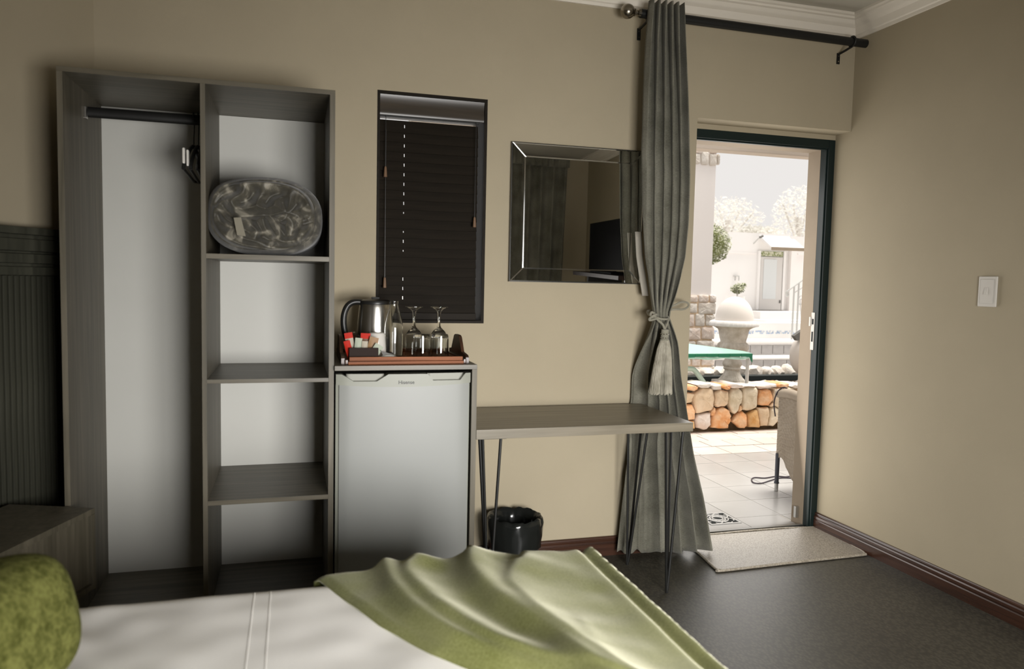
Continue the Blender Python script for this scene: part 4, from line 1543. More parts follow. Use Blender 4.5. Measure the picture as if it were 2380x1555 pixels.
rear_curtain(2.48, 3.28, 'grey curtain behind the camera seen folded in the mirror')
rear_curtain(0.30, 0.90, 'grey curtain left of the rear window behind the camera')
rr_ = thing('rear_curtain_rod', 'black rod of the rear window curtains seen in the mirror', 'curtain rod', (1.8, YB + 0.085, 2.55))
obj('rod', tube(B(), [(0.22, YB + 0.085, 2.55), (3.33, YB + 0.085, 2.55)], 0.014, 12), M['black_metal'], rr_)
for x in (0.20, 3.36):
    bm = B()
    bmesh.ops.create_uvsphere(bm, u_segments=16, v_segments=10, radius=0.03)
    bmesh.ops.translate(bm, verts=bm.verts[:], vec=(x, YB + 0.085, 2.55))
    obj('finial', bm, M['pewter'], rr_)
    obj('bracket', tube(B(), [(x * 0.9 + 0.17, YB + 0.001, 2.53), (x * 0.9 + 0.17, YB + 0.085, 2.53)], 0.008, 8), M['black_metal'], rr_)
tv = thing('television', 'black flat television on a stand seen in the mirror', 'television', (3.25, -2.45, 1.295))
mt = Matrix.Translation((3.24, -2.46, 1.585)) @ Matrix.Rotation(math.radians(0), 4, 'Z')
obj('screen', box(B(), -0.018, 0.03, -0.43, 0.43, -0.245, 0.255, 0.004, mt), M['tv'], tv)
obj('bezel_bar', box(B(), -0.024, -0.018, -0.43, 0.43, -0.245, -0.205, 0.002, mt), M['black_plastic'], tv)
obj('neck', box(B(), 0, 0.03, -0.06, 0.06, -0.275, -0.244, 0.004, mt), M['tv'], tv)
obj('stand', box(B(), -0.09, 0.10, -0.22, 0.22, -0.290, -0.275, 0.004, mt), M['tv'], tv)
sh = thing('wall_shelf', 'dark wooden wall shelf carrying the television', 'shelf', (3.33, -2.46, 1.26))
obj('shelf_board', box(B(), 3.10, XR - 0.001, -2.95, -1.98, 1.262, 1.294, 0.002), M['box_brown'], sh)
for y in (-2.85, -2.08):
    obj('shelf_bracket', box(B(), 3.2, XR - 0.001, y - 0.012, y + 0.012, 1.20, 1.2615, 0.003), M['black_metal'], sh)

# ------------------------------------------------------------------ outdoors: patio
PZ = -0.008
bm = B()
box(bm, 1.0, 6.6, 0.28, 1.885, -0.10, PZ - 0.003)
box(bm, OX0 + 0.045, 3.483, 0.18, 0.28, -0.10, PZ - 0.003)
pf = struct('patio_floor', bm, M['grout'])
# 30 cm tiles on a regular grid
first = None
GX, GY = 3.500, 0.3955
tsx = 0.3085
tsy = 0.3065
for i in range(-6, 9):
    for j in range(-1, 5):
        x0, y0 = GX + i * tsx, GY + j * tsy
        x1, y1 = x0 + tsx, y0 + tsy
        if y1 > 1.87:
            y1 = 1.872
        if y1 - y0 < 0.05 or x0 > 6.2:
            continue
        lo_y = 0.197 if (x1 > OX0 + 0.045 and x0 < 3.483) else 0.283
        full = y0 >= lo_y and y1 == y0 + tsy
        y0 = max(y0, lo_y)
        if x0 < 3.483 < x1 and y0 < 0.28:
            pass
        if j == -1 and lo_y == 0.197:
            x0, x1 = max(x0, OX0 + 0.047), min(x1, 3.4815)
        if x1 - x0 < 0.02:
            continue
        g = 0.002
        if full and first is None:
            bm = box(B(), x0 + g, x1 - g, y0 + g, y1 - g, -0.02, PZ, 0.0012)
            first = obj('tile', bm, M['tile'], pf)
            fx, fy = x0, y0
        elif full:
            o = first.copy()
            COL.objects.link(o)
            o.location = first.location + Vector((x0 - fx, y0 - fy, random.uniform(-0.0006, 0.0006)))
        else:
            obj('tile', box(B(), x0 + g, x1 - g, y0 + g, y1 - g, -0.02, PZ, 0.0012), M['tile'], pf)
# pavers beyond, laid in staggered courses
bm = B()
box(bm, 1.0, 9.0, 1.885, 2.76, -0.10, PZ - 0.008)
gp = struct('paving', bm, M['grout'])
rows_y = [1.890, 2.145, 2.365, 2.575, 2.745]
for r in range(4):
    x = 2.2 + [0.0, 0.17, 0.05, 0.25][r]
    while x < 7.6:
        w = random.choice([0.22, 0.28, 0.36])
        z = PZ + random.uniform(-0.002, 0.002)
        obj('paver', box(B(), x + 0.003, x + w - 0.003, rows_y[r] + 0.003, rows_y[r + 1] - 0.003, -0.03, z, 0.003), M['paver'], gp)
        x += w
# drain grate
dg = thing('drain_grate', 'square pale drain grate with swirling dark openings in the patio', 'drain', (3.085, 0.405, PZ))
gx0, gx1, gy0, gy1 = 2.985, 3.178, 0.305, 0.500
obj('drain_pit', box(B(), gx0, gx1, gy0, gy1, PZ + 0.0005, PZ + 0.0015), M['void'], dg)
for a in ((gx0, gx1, gy0, gy0 + 0.010), (gx0, gx1, gy1 - 0.010, gy1), (gx0, gx0 + 0.010, gy0 + 0.010, gy1 - 0.010), (gx1 - 0.010, gx1, gy0 + 0.010, gy1 - 0.010)):
    obj('grate_frame', box(B(), *a, PZ + 0.0016, PZ + 0.0046, 0.0006), M['grate'], dg)
gcx, gcy = (gx0 + gx1) / 2, (gy0 + gy1) / 2
for k in range(4):
    for m_ in range(2):
        bm = B()
        s = 1 if m_ else -1
        pts = []
        for j in range(14):
            t_ = j / 13
            a = k * PI / 2 + PI / 4 + s * (0.15 + 1.5 * t_)
            r_ = 0.088 * (1 - 0.72 * t_) + 0.012 * math.sin(t_ * 9)
            pts.append((gcx + r_ * math.cos(a), gcy + r_ * math.sin(a), PZ + 0.0030))
        tube(bm, pts, 0.0042, 6)
        for v in bm.verts:
            v.co.z = PZ + 0.0030 + (v.co.z - PZ - 0.0030) * 0.3
        obj('scroll', bm, M['grate'], dg)
for rr in (0.030, 0.060):
    bm = tube(B(), [(gcx + rr * math.cos(a), gcy + rr * math.sin(a), PZ + 0.003) for a in [2 * PI * k / 24 for k in range(24)]], 0.004, 6, closed=True)
    obj('ring', bm, M['grate'], dg)

# ------------------------------------------------------------------ low stone wall with traced field stones
WYF = 2.70
sw_ = thing('stone_wall', 'low wall of orange and cream field stones across the patio', 'wall', (5.0, 3.0, 0))
bm = B()
box(bm, 1.5, 9.0, WYF + 0.03, 3.50, -0.1, 0.335)
obj('mortar_core', bm, M['soil'], sw_)


def stone(parent, poly, yf, m, bulge=0.035, deep=0.08, name='stone'):
    """poly: (x, z) outline; a bulged, slightly uneven boulder face with real depth"""
    bm = B()
    n = len(poly)
    cx = sum(p[0] for p in poly) / n
    cz = sum(p[1] for p in poly) / n
    # refine the outline once
    P2 = []
    for i in range(n):
        a, b = poly[i], poly[(i + 1) % n]
        P2.append(a)
        P2.append(((a[0] + b[0]) / 2 + random.uniform(-1, 1) * 0.003, (a[1] + b[1]) / 2 + random.uniform(-1, 1) * 0.003))
    n = len(P2)
    lay = []
    for f, y in ((0.93, yf + deep), (1.0, yf + 0.012), (0.955, yf - bulge * 0.45), (0.80, yf - bulge * 0.85), (0.45, yf - bulge)):
        lay.append([bm.verts.new((cx + (x - cx) * f, y + (random.uniform(-1, 1) * bulge * 0.16 if f < 0.96 else 0), cz + (z - cz) * f)) for x, z in P2])
    for a, b in zip(lay, lay[1:]):
        for i in range(n):
            bm.faces.new((a[i], a[(i + 1) % n], b[(i + 1) % n], b[i]))
    c = bm.verts.new((cx, yf - bulge * 1.03, cz))
    for i in range(n):
        bm.faces.new((lay[-1][i], lay[-1][(i + 1) % n], c))
    bm.faces.new(list(reversed(lay[0])))
    return obj(name, bm, m, parent, 50)


def zp(poly, y):
    out = []
    for a, b in poly:
        p = at(1600 + a / 8.5, 860 + b / 8.5, y=y)
        out.append((p.x, p.z))
    return out


TR = [
    ('buff', [(75, 590), (100, 480), (170, 420), (270, 350), (400, 360), (470, 370), (490, 480), (505, 590), (480, 680), (490, 740), (430, 800), (230, 850), (130, 860), (100, 740)]),
    ('buff', [(500, 640), (510, 450), (600, 390), (700, 400), (780, 420), (775, 560), (760, 660), (700, 720), (550, 735), (500, 690)]),
    ('cream', [(790, 470), (850, 370), (980, 350), (1045, 420), (1050, 520), (1030, 640), (990, 700), (960, 800), (900, 870), (830, 830), (790, 720), (770, 600)]),
    ('cream', [(1060, 430), (1080, 350), (1180, 320), (1310, 330), (1360, 400), (1345, 520), (1335, 730), (1270, 770), (1160, 805), (1040, 780), (1050, 600)]),
    ('orange', [(1365, 480), (1400, 390), (1500, 370), (1600, 390), (1640, 480), (1650, 590), (1560, 700), (1450, 705), (1370, 690)]),
    ('cream', [(1650, 480), (1680, 380), (1790, 345), (1880, 370), (1895, 480), (1900, 620), (1880, 760), (1800, 770), (1660, 690)]),
    ('cream', [(1900, 340), (2000, 335), (2100, 390), (2060, 440), (1960, 520), (1910, 500)]),
    ('buff', [(1920, 580), (1990, 540), (2060, 470), (2120, 390), (2230, 380), (2250, 800), (2060, 770), (1960, 700)]),
    ('pale', [(125, 960), (170, 880), (330, 845), (420, 840), (425, 960), (425, 1080), (350, 1170), (280, 1180), (140, 1140)]),
    ('orange', [(440, 1000), (500, 840), (580, 760), (690, 730), (790, 790), (830, 900), (820, 1000), (770, 1090), (770, 1150), (600, 1160), (440, 1140)]),
    ('orange', [(840, 1010), (900, 930), (960, 860), (1060, 810), (1130, 870), (1145, 990), (1130, 1110), (1090, 1150), (990, 1145), (900, 1060)]),
    ('amber', [(1150, 870), (1250, 800), (1340, 780), (1360, 900), (1390, 1080), (1390, 1140), (1180, 1130), (1155, 1010)]),
    ('buff', [(1345, 740), (1560, 730), (1590, 850), (1560, 940), (1540, 1100), (1400, 1110), (1370, 960)]),
    ('cream', [(1600, 760), (1700, 720), (1780, 780), (1760, 960), (1740, 1020), (1650, 1110), (1550, 1100), (1560, 980)]),
    ('amber', [(1790, 790), (1960, 790), (2010, 960), (1960, 1110), (1800, 1110), (1770, 980)]),
    ('buff', [(2030, 820), (2240, 830), (2260, 1080), (2040, 1100), (1985, 1090)]),
    ('orange', [(-90, 680), (60, 680), (110, 790), (100, 980), (-90, 1000)]),
    ('buff', [(-90, 440), (100, 460), (60, 560), (30, 640), (-90, 660)]),
    ('orange', [(430, 830), (500, 730), (510, 800), (480, 890), (430, 900)]),
    ('orange', [(985, 720), (1015, 695), (1025, 790), (970, 820)]),
    ('buff', [(1575, 705), (1645, 640), (1655, 700), (1600, 722)]),
    ('amber', [(-90, 1010), (95, 1000), (110, 1150), (-90, 1170)]),
]
CAPS = [
    ('orange', [(-90, 300), (100, 300), (185, 335), (170, 380), (100, 415), (-90, 380)]),
    ('white', [(110, 285), (300, 250), (430, 262), (450, 310), (380, 350), (250, 352), (190, 330)]),
    ('white', [(455, 300), (630, 285), (632, 380), (470, 388)]),
    ('orange', [(640, 320), (700, 280), (740, 285), (765, 330), (820, 330), (815, 375), (740, 392), (655, 355)]),
    ('pale', [(790, 315), (840, 250), (1000, 275), (1070, 312), (1290, 300), (1330, 320), (1180, 318), (1040, 350), (850, 360)]),
    ('pale', [(1340, 318), (1500, 290), (1722, 272), (1728, 330), (1560, 355), (1385, 372)]),
    ('orange', [(1740, 300), (1800, 262), (1965, 262), (1972, 312), (1900, 330), (1760, 335)]),
    ('white', [(1980, 320), (2060, 275), (2250, 275), (2250, 352), (2090, 355)]),
]
for m, pl_ in TR:
    stone(sw_, zp(pl_, WYF), WYF, ST[m])
for m, pl_ in CAPS:
    stone(sw_, zp(pl_, WYF - 0.01), WYF - 0.01, ST[m], 0.030, 0.22, 'capstone')
# the wall carries on to both sides of what the doorway frames
for x0, x1 in ((2.0, 4.12), (5.54, 7.8)):
    for r, (z0, z1) in enumerate(((0.035, 0.165), (0.17, 0.325), (0.335, 0.385))):
        x = x0 + 0.05 * r
        while x < x1 - 0.05:
            w = min(random.uniform(0.15, 0.26), x1 - x)
            e = 0.012
            j = lambda: random.uniform(-0.012, 0.012)
            p = [(x + 0.03 + j(), z0 + abs(j())), (x + w - 0.03 + j(), z0 + abs(j())), (x + w - e, (z0 + z1) / 2 - 0.03 + j()), (x + w - e + j(), z1 - 0.03), (x + w - 0.04, z1 - abs(j()) * 0.6), (x + 0.04, z1 - abs(j()) * 0.6), (x + e, z1 - 0.03 + j()), (x + e + j() * 0.4, (z0 + z1) / 2 - 0.02)]
            if r == 2:
                p = [(x + e, z0), (x + w - e, z0), (x + w - e, z1), (x + e, z1 - 0.005)]
            stone(sw_, p, WYF, ST[random.choice(['buff', 'cream', 'orange', 'amber', 'cream'])], 0.035, 0.2 if r == 2 else 0.08, 'capstone' if r == 2 else 'stone')
            x += w
# flat pale rubble on top of the wall
for k in range(26):
    x = 3.6 + k * 0.105 + random.uniform(-0.02, 0.02)
    y = random.choice([2.95, 3.12, 3.3]) + random.uniform(-0.04, 0.04)
    bm = B()
    bmesh.ops.create_icosphere(bm, subdivisions=1, radius=1.0)
    for v in bm.verts:
        v.co = Vector((x + v.co.x * random.uniform(0.05, 0.075), y + v.co.y * 0.075, 0.350 + v.co.z * random.uniform(0.018, 0.030)))
    obj('rubble_stone', bm, ST['white'] if k % 4 else ST['pale'], sw_, 30)

# ------------------------------------------------------------------ pond liner, edging rocks, pool steps
POND = struct('pond_bed', box(B(), 1.5, 9.0, 3.50, 4.22, -0.1, 0.245), M['liner'])
obj('pond_rim', box(B(), 1.5, 9.0, 4.10, 4.22, 0.245, 0.315, 0.012), M['liner'], POND)
obj('pond_lip', box(B(), 1.5, 9.0, 3.52, 3.60, 0.245, 0.30, 0.012), M['liner'], POND)
re_ = thing('edging_rocks', 'row of white boulders edging the far side of the pond', 'rocks', (5.6, 4.28, 0.2))
x = 3.4
while x < 8.2:
    w = random.uniform(0.12, 0.26)
    h = random.uniform(0.05, 0.09)
    bm = B()
    bmesh.ops.create_icosphere(bm, subdivisions=2, radius=1.0)
    for v in bm.verts:
        n_ = 1 + 0.28 * noise.noise(v.co * 1.7 + Vector((x * 3, 0, 0)))
        v.co = Vector((x + w / 2 + v.co.x * w * 0.54 * n_, 4.29 + v.co.y * 0.11 * n_, 0.335 + v.co.z * h * n_))
    obj('rock', bm, ST['white'], re_, 35)
    x += w * 0.97
GR = struct('pool_terrace', box(B(), 1.0, 16.0, 4.22, 4.95, -0.1, 0.30), M['white_ext'])
obj('lower_step', box(B(), 5.5, 16.0, 4.955, 5.4, -0.1, 0.415), M['white_ext'], GR)
obj('upper_step', box(B(), 5.5, 16.0, 5.4, 6.2, -0.1, 0.575), M['white_ext'], GR)
# grey riser tiles
for z0, z1, y, in ((0.305, 0.395, 4.95), (0.430, 0.545, 5.395)):
    x = 5.62 if z0 < 0.4 else 5.72
    fo_ = None
    while x < 9.4:
        w = 0.172
        if fo_ is None:
            fo_ = obj('riser_tile', box(B(), x + 0.004, x + w - 0.004, y - 0.012, y + 0.004, z0, z1, 0.002), M['grey_tile'], GR)
            ox = x
        else:
            o = fo_.copy()
            COL.objects.link(o)
            o.location = fo_.location + Vector((x - ox, 0, 0))
        x += w
obj('coping', box(B(), 5.45, 16.0, 4.93, 5.02, 0.4155, 0.428, 0.003), M['white_ext'], GR)
obj('coping', box(B(), 5.45, 16.0, 5.375, 5.48, 0.5755, 0.60, 0.004), M['white_ext'], GR)
obj('pool_wall', box(B(), 5.0, 16.0, 6.2, 6.5, -0.1, 0.80), M['white_ext'], GR)
bm = B()
for i in range(150):
    for j in range(2):
        if random.random() < 0.42:
            continue
        s = 0.026
        x0 = 6.0 + i * s
        box(bm, x0, x0 + s - 0.004, 6.193, 6.202, 0.640 + j * s, 0.640 + (j + 1) * s - 0.004)
mo = obj('mosaic_band', bm, M['blue_mosaic'], GR, 0, label='blue mosaic tile band')
mo['kind'] = 'stuff'

# ------------------------------------------------------------------ stone and plaster pillar
PYF = 4.40
pr_ = thing('pillar', 'white plastered pillar with stone base and stone capital left of the doorway view', 'pillar', (5.12, 4.68, 0))
obj('shaft', box(B(), 4.84, 5.372, PYF, PYF + 0.55, 0.0, 2.95, 0.01), M['pink_ext'], pr_)


def pzr(u0, v0, u1, v1):
    j = lambda: random.uniform(-1.1, 1.1)
    e = 2.2
    pts = [(u0 + e, v0 + 0.5 + j() * 0.3), ((u0 + u1) / 2 + j(), v0 + j() * 0.4), (u1 - e, v0 + 0.6), (u1 - 0.5, v0 + 3), (u1 + j() * 0.5 - 0.4, (v0 + v1) / 2), (u1 - 0.8, v1 - 3), (u1 - e, v1 - 0.6), ((u0 + u1) / 2 + j(), v1 - 0.3), (u0 + e, v1 - 0.7), (u0 + 0.6, v1 - 3), (u0 + 0.4 + j() * 0.5, (v0 + v1) / 2), (u0 + 0.7, v0 + 3)]
    out = []
    for u, v in pts:
        p = at(u, v, y=PYF)
        out.append((p.x, p.z))
    return out


PS = [(1560, 685, 1596, 704, 'pale'), (1597, 686, 1621, 703, 'pale'), (1622, 685, 1647, 703, 'pale'), (1648, 685, 1664, 704, 'pale'),
      (1560, 705, 1594, 729, 'white'), (1595, 704, 1620, 728, 'white'), (1621, 703, 1663, 731, 'white'),
      (1560, 730, 1586, 760, 'pale'), (1587, 729, 1613, 760, 'pale'), (1614, 729, 1637, 759, 'white'), (1638, 731, 1661, 758, 'white'),
      (1560, 761, 1590, 790, 'pale'), (1591, 761, 1628, 791, 'pale'), (1629, 760, 1660, 789, 'pale'),
      (1560, 792, 1592, 818, 'white'), (1593, 792, 1616, 818, 'white'), (1617, 791, 1660, 818, 'white'),
      (1560, 819, 1596, 832, 'pale'), (1597, 819, 1630, 832, 'white'), (1631, 819, 1659, 832, 'pale'),
      (1560, 833, 1605, 850, 'pale'), (1606, 833, 1627, 851, 'pale'), (1628, 832, 1659, 850, 'pale'),
      (1560, 852, 1600, 872, 'white'), (1601, 852, 1640, 872, 'white'), (1641, 851, 1662, 870, 'white'),
      (1560, 352, 1590, 384, 'white'), (1591, 356, 1627, 382, 'white'), (1628, 352, 1646, 384, 'white'), (1647, 357, 1665, 386, 'white'), (1616, 349, 1634, 357, 'pale'), (1648, 350, 1668, 357, 'pale'), (1666, 358, 1672, 384, 'white')]
obj('stone_core', box(B(), 4.80, 5.405, PYF - 0.004, PYF + 0.58, 0.0, at(1650, 687, y=PYF).z), ST['buff'], pr_)
for u0, v0, u1, v1, m in PS:
    stone(pr_, pzr(u0, v0, u1, v1), PYF - 0.006, ST[m], 0.022, 0.05)
for k in range(14):                          # a few more on the side face, out of this view
    z = 0.35 + (k % 7) * 0.125
    y = PYF + 0.06 + (k // 7) * 0.26
    obj('stone', box(B(), 5.390, 5.432, y, y + 0.24, z, z + 0.115, 0.012), ST['pale'] if k % 2 else ST['white'], pr_)

# ------------------------------------------------------------------ urn with ball
ux, uy = at(1700, 886, y=3.32).x, 3.32
uz = 0.352
k_ = 1.0
px = (Vector((ux, uy, 0.6)) - CP).dot(CF) / FOC / k_
ur = thing('garden_urn', 'weathered stone garden urn with fluted bowl on the low wall', 'urn', (ux, uy, uz))


def zv(v):
    return at(1700, v, y=uy).z


def flute(n, amp):
    return lambda i, a, r: r * (1 + amp * abs(math.sin(a * n / 2)))


obj('urn_plinth', box(B(), ux - 0.145, ux + 0.145, uy - 0.145, uy + 0.145, uz - 0.012, zv(884), 0.01), M['urn'], ur)
obj('urn_foot', lathe(B(), [(29 * px, zv(884)), (29 * px, zv(882)), (25 * px, zv(878)), (20 * px, zv(871)), (16.5 * px, zv(863)), (16 * px, zv(860))], ux, uy, 72, 0, fn=flute(28, 0.045)), M['urn'], ur, 30)
obj('urn_stem', lathe(B(), [(16 * px, zv(860)), (19.5 * px, zv(857)), (20 * px, zv(855)), (18.5 * px, zv(852.5)), (21 * px, zv(849)), (22.5 * px, zv(845)), (21 * px, zv(840)), (17.5 * px, zv(836)), (16.5 * px, zv(830)), (17 * px, zv(822))], ux, uy, 48), M['urn'], ur)
obj('urn_bowl_base', lathe(B(), [(17 * px, zv(822)), (27 * px, zv(819)), (33 * px, zv(812)), (34.5 * px, zv(806)), (33 * px, zv(800)), (29.5 * px, zv(796))], ux, uy, 96, 0, fn=flute(26, 0.05)), M['urn'], ur, 30)
obj('urn_bowl', lathe(B(), [(29.5 * px, zv(796)), (29 * px, zv(793)), (30.5 * px, zv(786)), (33 * px, zv(776)), (34 * px, zv(769)), (35.5 * px, zv(765)), (43 * px, zv(760.5)), (50 * px, zv(758))], ux, uy, 64), M['urn'], ur)
rim = lathe(B(), [(50 * px, zv(758)), (54.5 * px, zv(757)), (55.5 * px, zv(753)), (53 * px, zv(747)), (48 * px, zv(744.5)), (40 * px, zv(746)), (36 * px, zv(750))], ux, uy, 108, 0, fn=lambda i, a, r: r * (1 + (0.022 * abs(math.sin(a * 18)) if i in (1, 2, 3) else 0)))
obj('urn_rim', rim, M['urn_rim'], ur, 50, label='paler egg-moulded rim')
bm = B()
r_ = 43.0 * px
zb = zv(748)
prof = [(r_ * 0.97, zb - 0.02), (r_, zb + 0.02)]
for k in range(1, 13):
    a = k / 12 * PI / 2
    prof.append((max(r_ * math.cos(a), 0.002), zb + 0.02 + (zv(689) - zb - 0.02) * math.sin(a)))
lathe(bm, prof, ux + 0.004, uy, 64)
tag(obj('garden_ball', bm, M['ball'], None, 60, loc=(ux, uy, zb - 0.02)), 'large smooth pale domed ball resting in the stone urn', 'ball')

# ------------------------------------------------------------------ green covered table, pipe
A_ = at(1748, 821, y=2.86)
D_ = at(1560, 826, y=2.86)
gt = thing('garden_table', 'green covered table standing on the low wall before the urn', 'table', ((A_.x + D_.x) / 2, 2.95, 0.40))
Bk = Vector((A_.x - 0.015, 2.985, A_.z + 0.010))
Ck = at(1600, 798, y=3.05)
Cl = Ck + (Ck - Bk) * 0.6
Cl.y = 3.06
bm = B()
top = [A_, Vector((D_.x, 2.86, A_.z)), Vector((D_.x, 3.06, Cl.z - 0.01)), Bk]
prism(bm, [Vector(p) for p in top], (0, 0, -0.006))
obj('table_cover', bm, M['tarp'], gt, 20)
L_ = A_.x - D_.x
nseg = 7
for k in range(nseg):
    x1 = A_.x - k * L_ / nseg
    x0 = x1 - L_ / nseg + 0.002
    sag = 0.002 * math.sin(k * 2.1)
    obj('hem_strip', box(B(), x0, x1, 2.852, 2.860, A_.z - 0.033 + sag, A_.z - 0.004, 0.002), M['tarp_edge'], gt)
bm = B()


def skirt(s, t):
    x = D_.x + (A_.x - D_.x) * s
    return Vector((x, 2.858 + 0.004 * math.sin(s * 40), A_.z - 0.034 - (0.020 + 0.006 * math.sin(s * 17)) * t))


grid(bm, skirt, 40, 3)
obj('hanging_skirt', bm, M['tarp'], gt, 80, thick=0.002)
obj('corner_fold', prism(B(), [A_ + Vector((-0.030, -0.004, -0.03)), A_ + Vector((0.004, -0.004, -0.006)), A_ + Vector((0.005, -0.004, -0.088)), A_ + Vector((-0.012, -0.004, -0.062))], (0, 0.012, 0)), M['tarp_edge'], gt)
for x, y in ((A_.x - 0.028, 2.885), (D_.x + 0.03, 2.885), (D_.x + 0.03, 3.02)):
    obj('leg', lathe(B(), [(0.017, 0.385), (0.015, A_.z - 0.006)], x, y, 14), M['rail_white'], gt)
pp = [at(1570, 857, y=2.95), at(1600, 857, y=2.95), at(1612, 859, y=2.95), at(1622, 870, y=2.93), at(1636, 890, y=2.90)]
tag(obj('garden_pipe', tube(B(), smooth_path(pp, 6), 0.024, 14), M['pipe'], None, 50, loc=tuple(pp[-1])), 'bent pale green pipe lying over the low stone wall', 'pipe')

# ------------------------------------------------------------------ second ball at the right, its slate
b2 = at(1872, 826, y=3.36)
bm = B()
bmesh.ops.create_uvsphere(bm, u_segments=40, v_segments=28, radius=1.0)
for v in bm.verts:
    v.co = Vector((b2.x + v.co.x * 0.158, b2.y + v.co.y * 0.158, b2.z + v.co.z * 0.215))
g2 = thing('garden_sphere', 'tall egg-shaped pale ball beside the door frame above the wall', 'ball', (b2.x, b2.y, b2.z - 0.25))
obj('egg', bm, M['ball'], g2)
obj('pedestal', lathe(B(), [(0.10, 0.33), (0.06, 0.36), (0.05, b2.z - 0.20)], b2.x, b2.y, 24), M['ball'], g2)
sl = [at(1846, 781, y=3.3), at(1866, 767, y=3.3), at(1882, 768, y=3.3), at(1882, 780, y=3.3), at(1853, 792, y=3.3)]
bm = prism(B(), sl, (0, 0.05, 0))
obj('slate_cap', bm, M['slate'], g2, 20, label='dark slate slab on top')

# ------------------------------------------------------------------ wicker armchair
wc = thing('wicker_armchair', 'beige woven wicker armchair with slate-blue legs just outside the door', 'chair', (4.06, 0.58, PZ))
lxp, lyp = 3.785, 0.845


def weave(bm, fn, nu, nv, amp, nrm):
    """woven sheet: a fine grid pushed out in a basket pattern"""
    nrm = Vector(nrm)

    def f(s, t):
        w = math.sin(s * nu * PI) * math.sin(t * nv * PI)
        return fn(s, t) + nrm * (amp * w)
    grid(bm, f, nu * 2, nv * 2)
    return bm


def side(x, nx_):
    def fn(s, t):                            # s: front leg to back, t: bottom to top
        y = lyp + 0.012 - 0.50 * s
        zt2 = 0.628 - 0.025 * s
        zb2 = 0.205 + 0.020 * ss(0, 0.10, s) * ss(0.22, 0.1, s) - 0.115 * ss(0.10, 0.42, s) + 0.03 * ss(0.5, 0.9, s)
        return Vector((x, y, zb2 + (zt2 - zb2) * t))
    return weave(B(), fn, 20, 24, 0.007, (nx_, 0, 0))


obj('side_panel', side(lxp, -1), M['wicker'], wc, 80, thick=0.008)
obj('side_panel', side(lxp + 0.58, 1), M['wicker'], wc, 80, thick=0.008)
for x in (lxp, lxp + 0.58):
    bm = B()
    tube(bm, smooth_path([(x, lyp + 0.02, 0.635), (x, lyp - 0.10, 0.648), (x, lyp - 0.30, 0.632), (x, lyp - 0.50, 0.618)], 6), 0.030, 14)
    obj('armrest', bm, M['wicker'], wc, 60)
    for y in (lyp, lyp - 0.48):
        lg = obj('leg', lathe(B(), [(0.0135, 0.055), (0.0145, 0.25)], x, y, 14, PZ), M['chair_leg'], wc)
        obj('leg_cap', lathe(B(), [(0.0128, 0.0), (0.0128, 0.054)], x, y, 14, PZ), M['alu'], lg, label='silver leg tip')
        obj('leg_collar', lathe(B(), [(0.0165, 0.052), (0.0165, 0.062)], x, y, 14, PZ), M['chair_leg'], lg)


def backf(s, t):
    return Vector((lxp + 0.58 * s, lyp - 0.49 - 0.03 * t, 0.15 + 0.68 * t + 0.03 * math.sin(PI * s) * t))


obj('backrest', weave(B(), backf, 36, 44, 0.004, (0, -1, 0)), M['wicker'], wc, 80, thick=0.008)


def seatf(s, t):
    return Vector((lxp + 0.58 * s, lyp + 0.01 - 0.48 * t, 0.42 - 0.02 * math.sin(PI * s)))


obj('seat', weave(B(), seatf, 36, 30, 0.004, (0, 0, 1)), M['wicker'], wc, 80, thick=0.02)
cz_ = PZ + 0.005
pts = [(1872, 1094), (1852, 1101), (1830, 1108), (1805, 1107), (1778, 1111), (1755, 1110), (1747, 1114), (1752, 1122), (1770, 1123), (1790, 1117), (1812, 1111), (1838, 1111), (1860, 1114), (1885, 1118)]
cdp = [at(u, v, z=cz_) for u, v in pts]
cdo = thing('power_cord', 'dark cord looped on the patio tiles under the wicker chair', 'cord', tuple(cdp[6]))
obj('cord_run', tube(B(), smooth_path(cdp, 6), 0.0042, 8), M['cord'], cdo)
lp = [at(1802, 968, x=lxp - 0.035), at(1799, 940, x=lxp - 0.036), at(1803, 920, x=lxp - 0.036), at(1812, 912, x=lxp - 0.02), at(1826, 917, x=lxp + 0.0), at(1842, 930, x=lxp + 0.02)]
lp[3].z = max(lp[3].z, 0.665)
lp[4].z = max(lp[4].z, 0.680)
obj('cord_over_arm', tube(B(), smooth_path(lp, 6), 0.0040, 8), M['cord'], cdo)

# ------------------------------------------------------------------ patio roof edge
RF = struct('patio_roof', box(B(), 1.5, 7.5, 1.80, 1.92, 2.50, 2.62), M['roof'])
bz = at(1750, 361, y=1.9).z
obj('roof_beam', box(B(), 1.5, 7.5, 1.80, 1.92, bz, 2.50, 0.01), M['roof'], RF)
# ------------------------------------------------------------------ the building behind
bg_ = thing('annex_building', 'white rendered building with a canopied door behind the pool', 'building', (10.5, 10.2, 0))
obj('wall', box(B(), 6.5, 10.46, 10.0, 10.2, 0.0, 2.40), M['white_ext'], bg_)
obj('wall', box(B(), 10.46, 16.0, 9.9, 10.2, 0.0, 2.36), M['pink_ext'], bg_)
obj('cornice_band', box(B(), 6.5, 9.70, 9.975, 10.0, 1.975, 2.0, 0.004), M['pink_ext'], bg_)
obj('cornice_band', box(B(), 10.60, 16.0, 9.875, 9.9, 1.99, 2.02, 0.004), M['pink_ext'], bg_)
obj('canopy', prism(B(), [Vector((9.76, 9.55, 2.10)), Vector((9.76, 9.55, 2.07)), Vector((9.76, 10.0, 2.30)), Vector((9.76, 10.0, 2.36))], (0.75, 0, 0)), M['white_ext'], bg_)
obj('canopy_fascia', box(B(), 9.74, 10.52, 9.53, 9.56, 2.045, 2.11, 0.006), M['ext_plaster'], bg_)
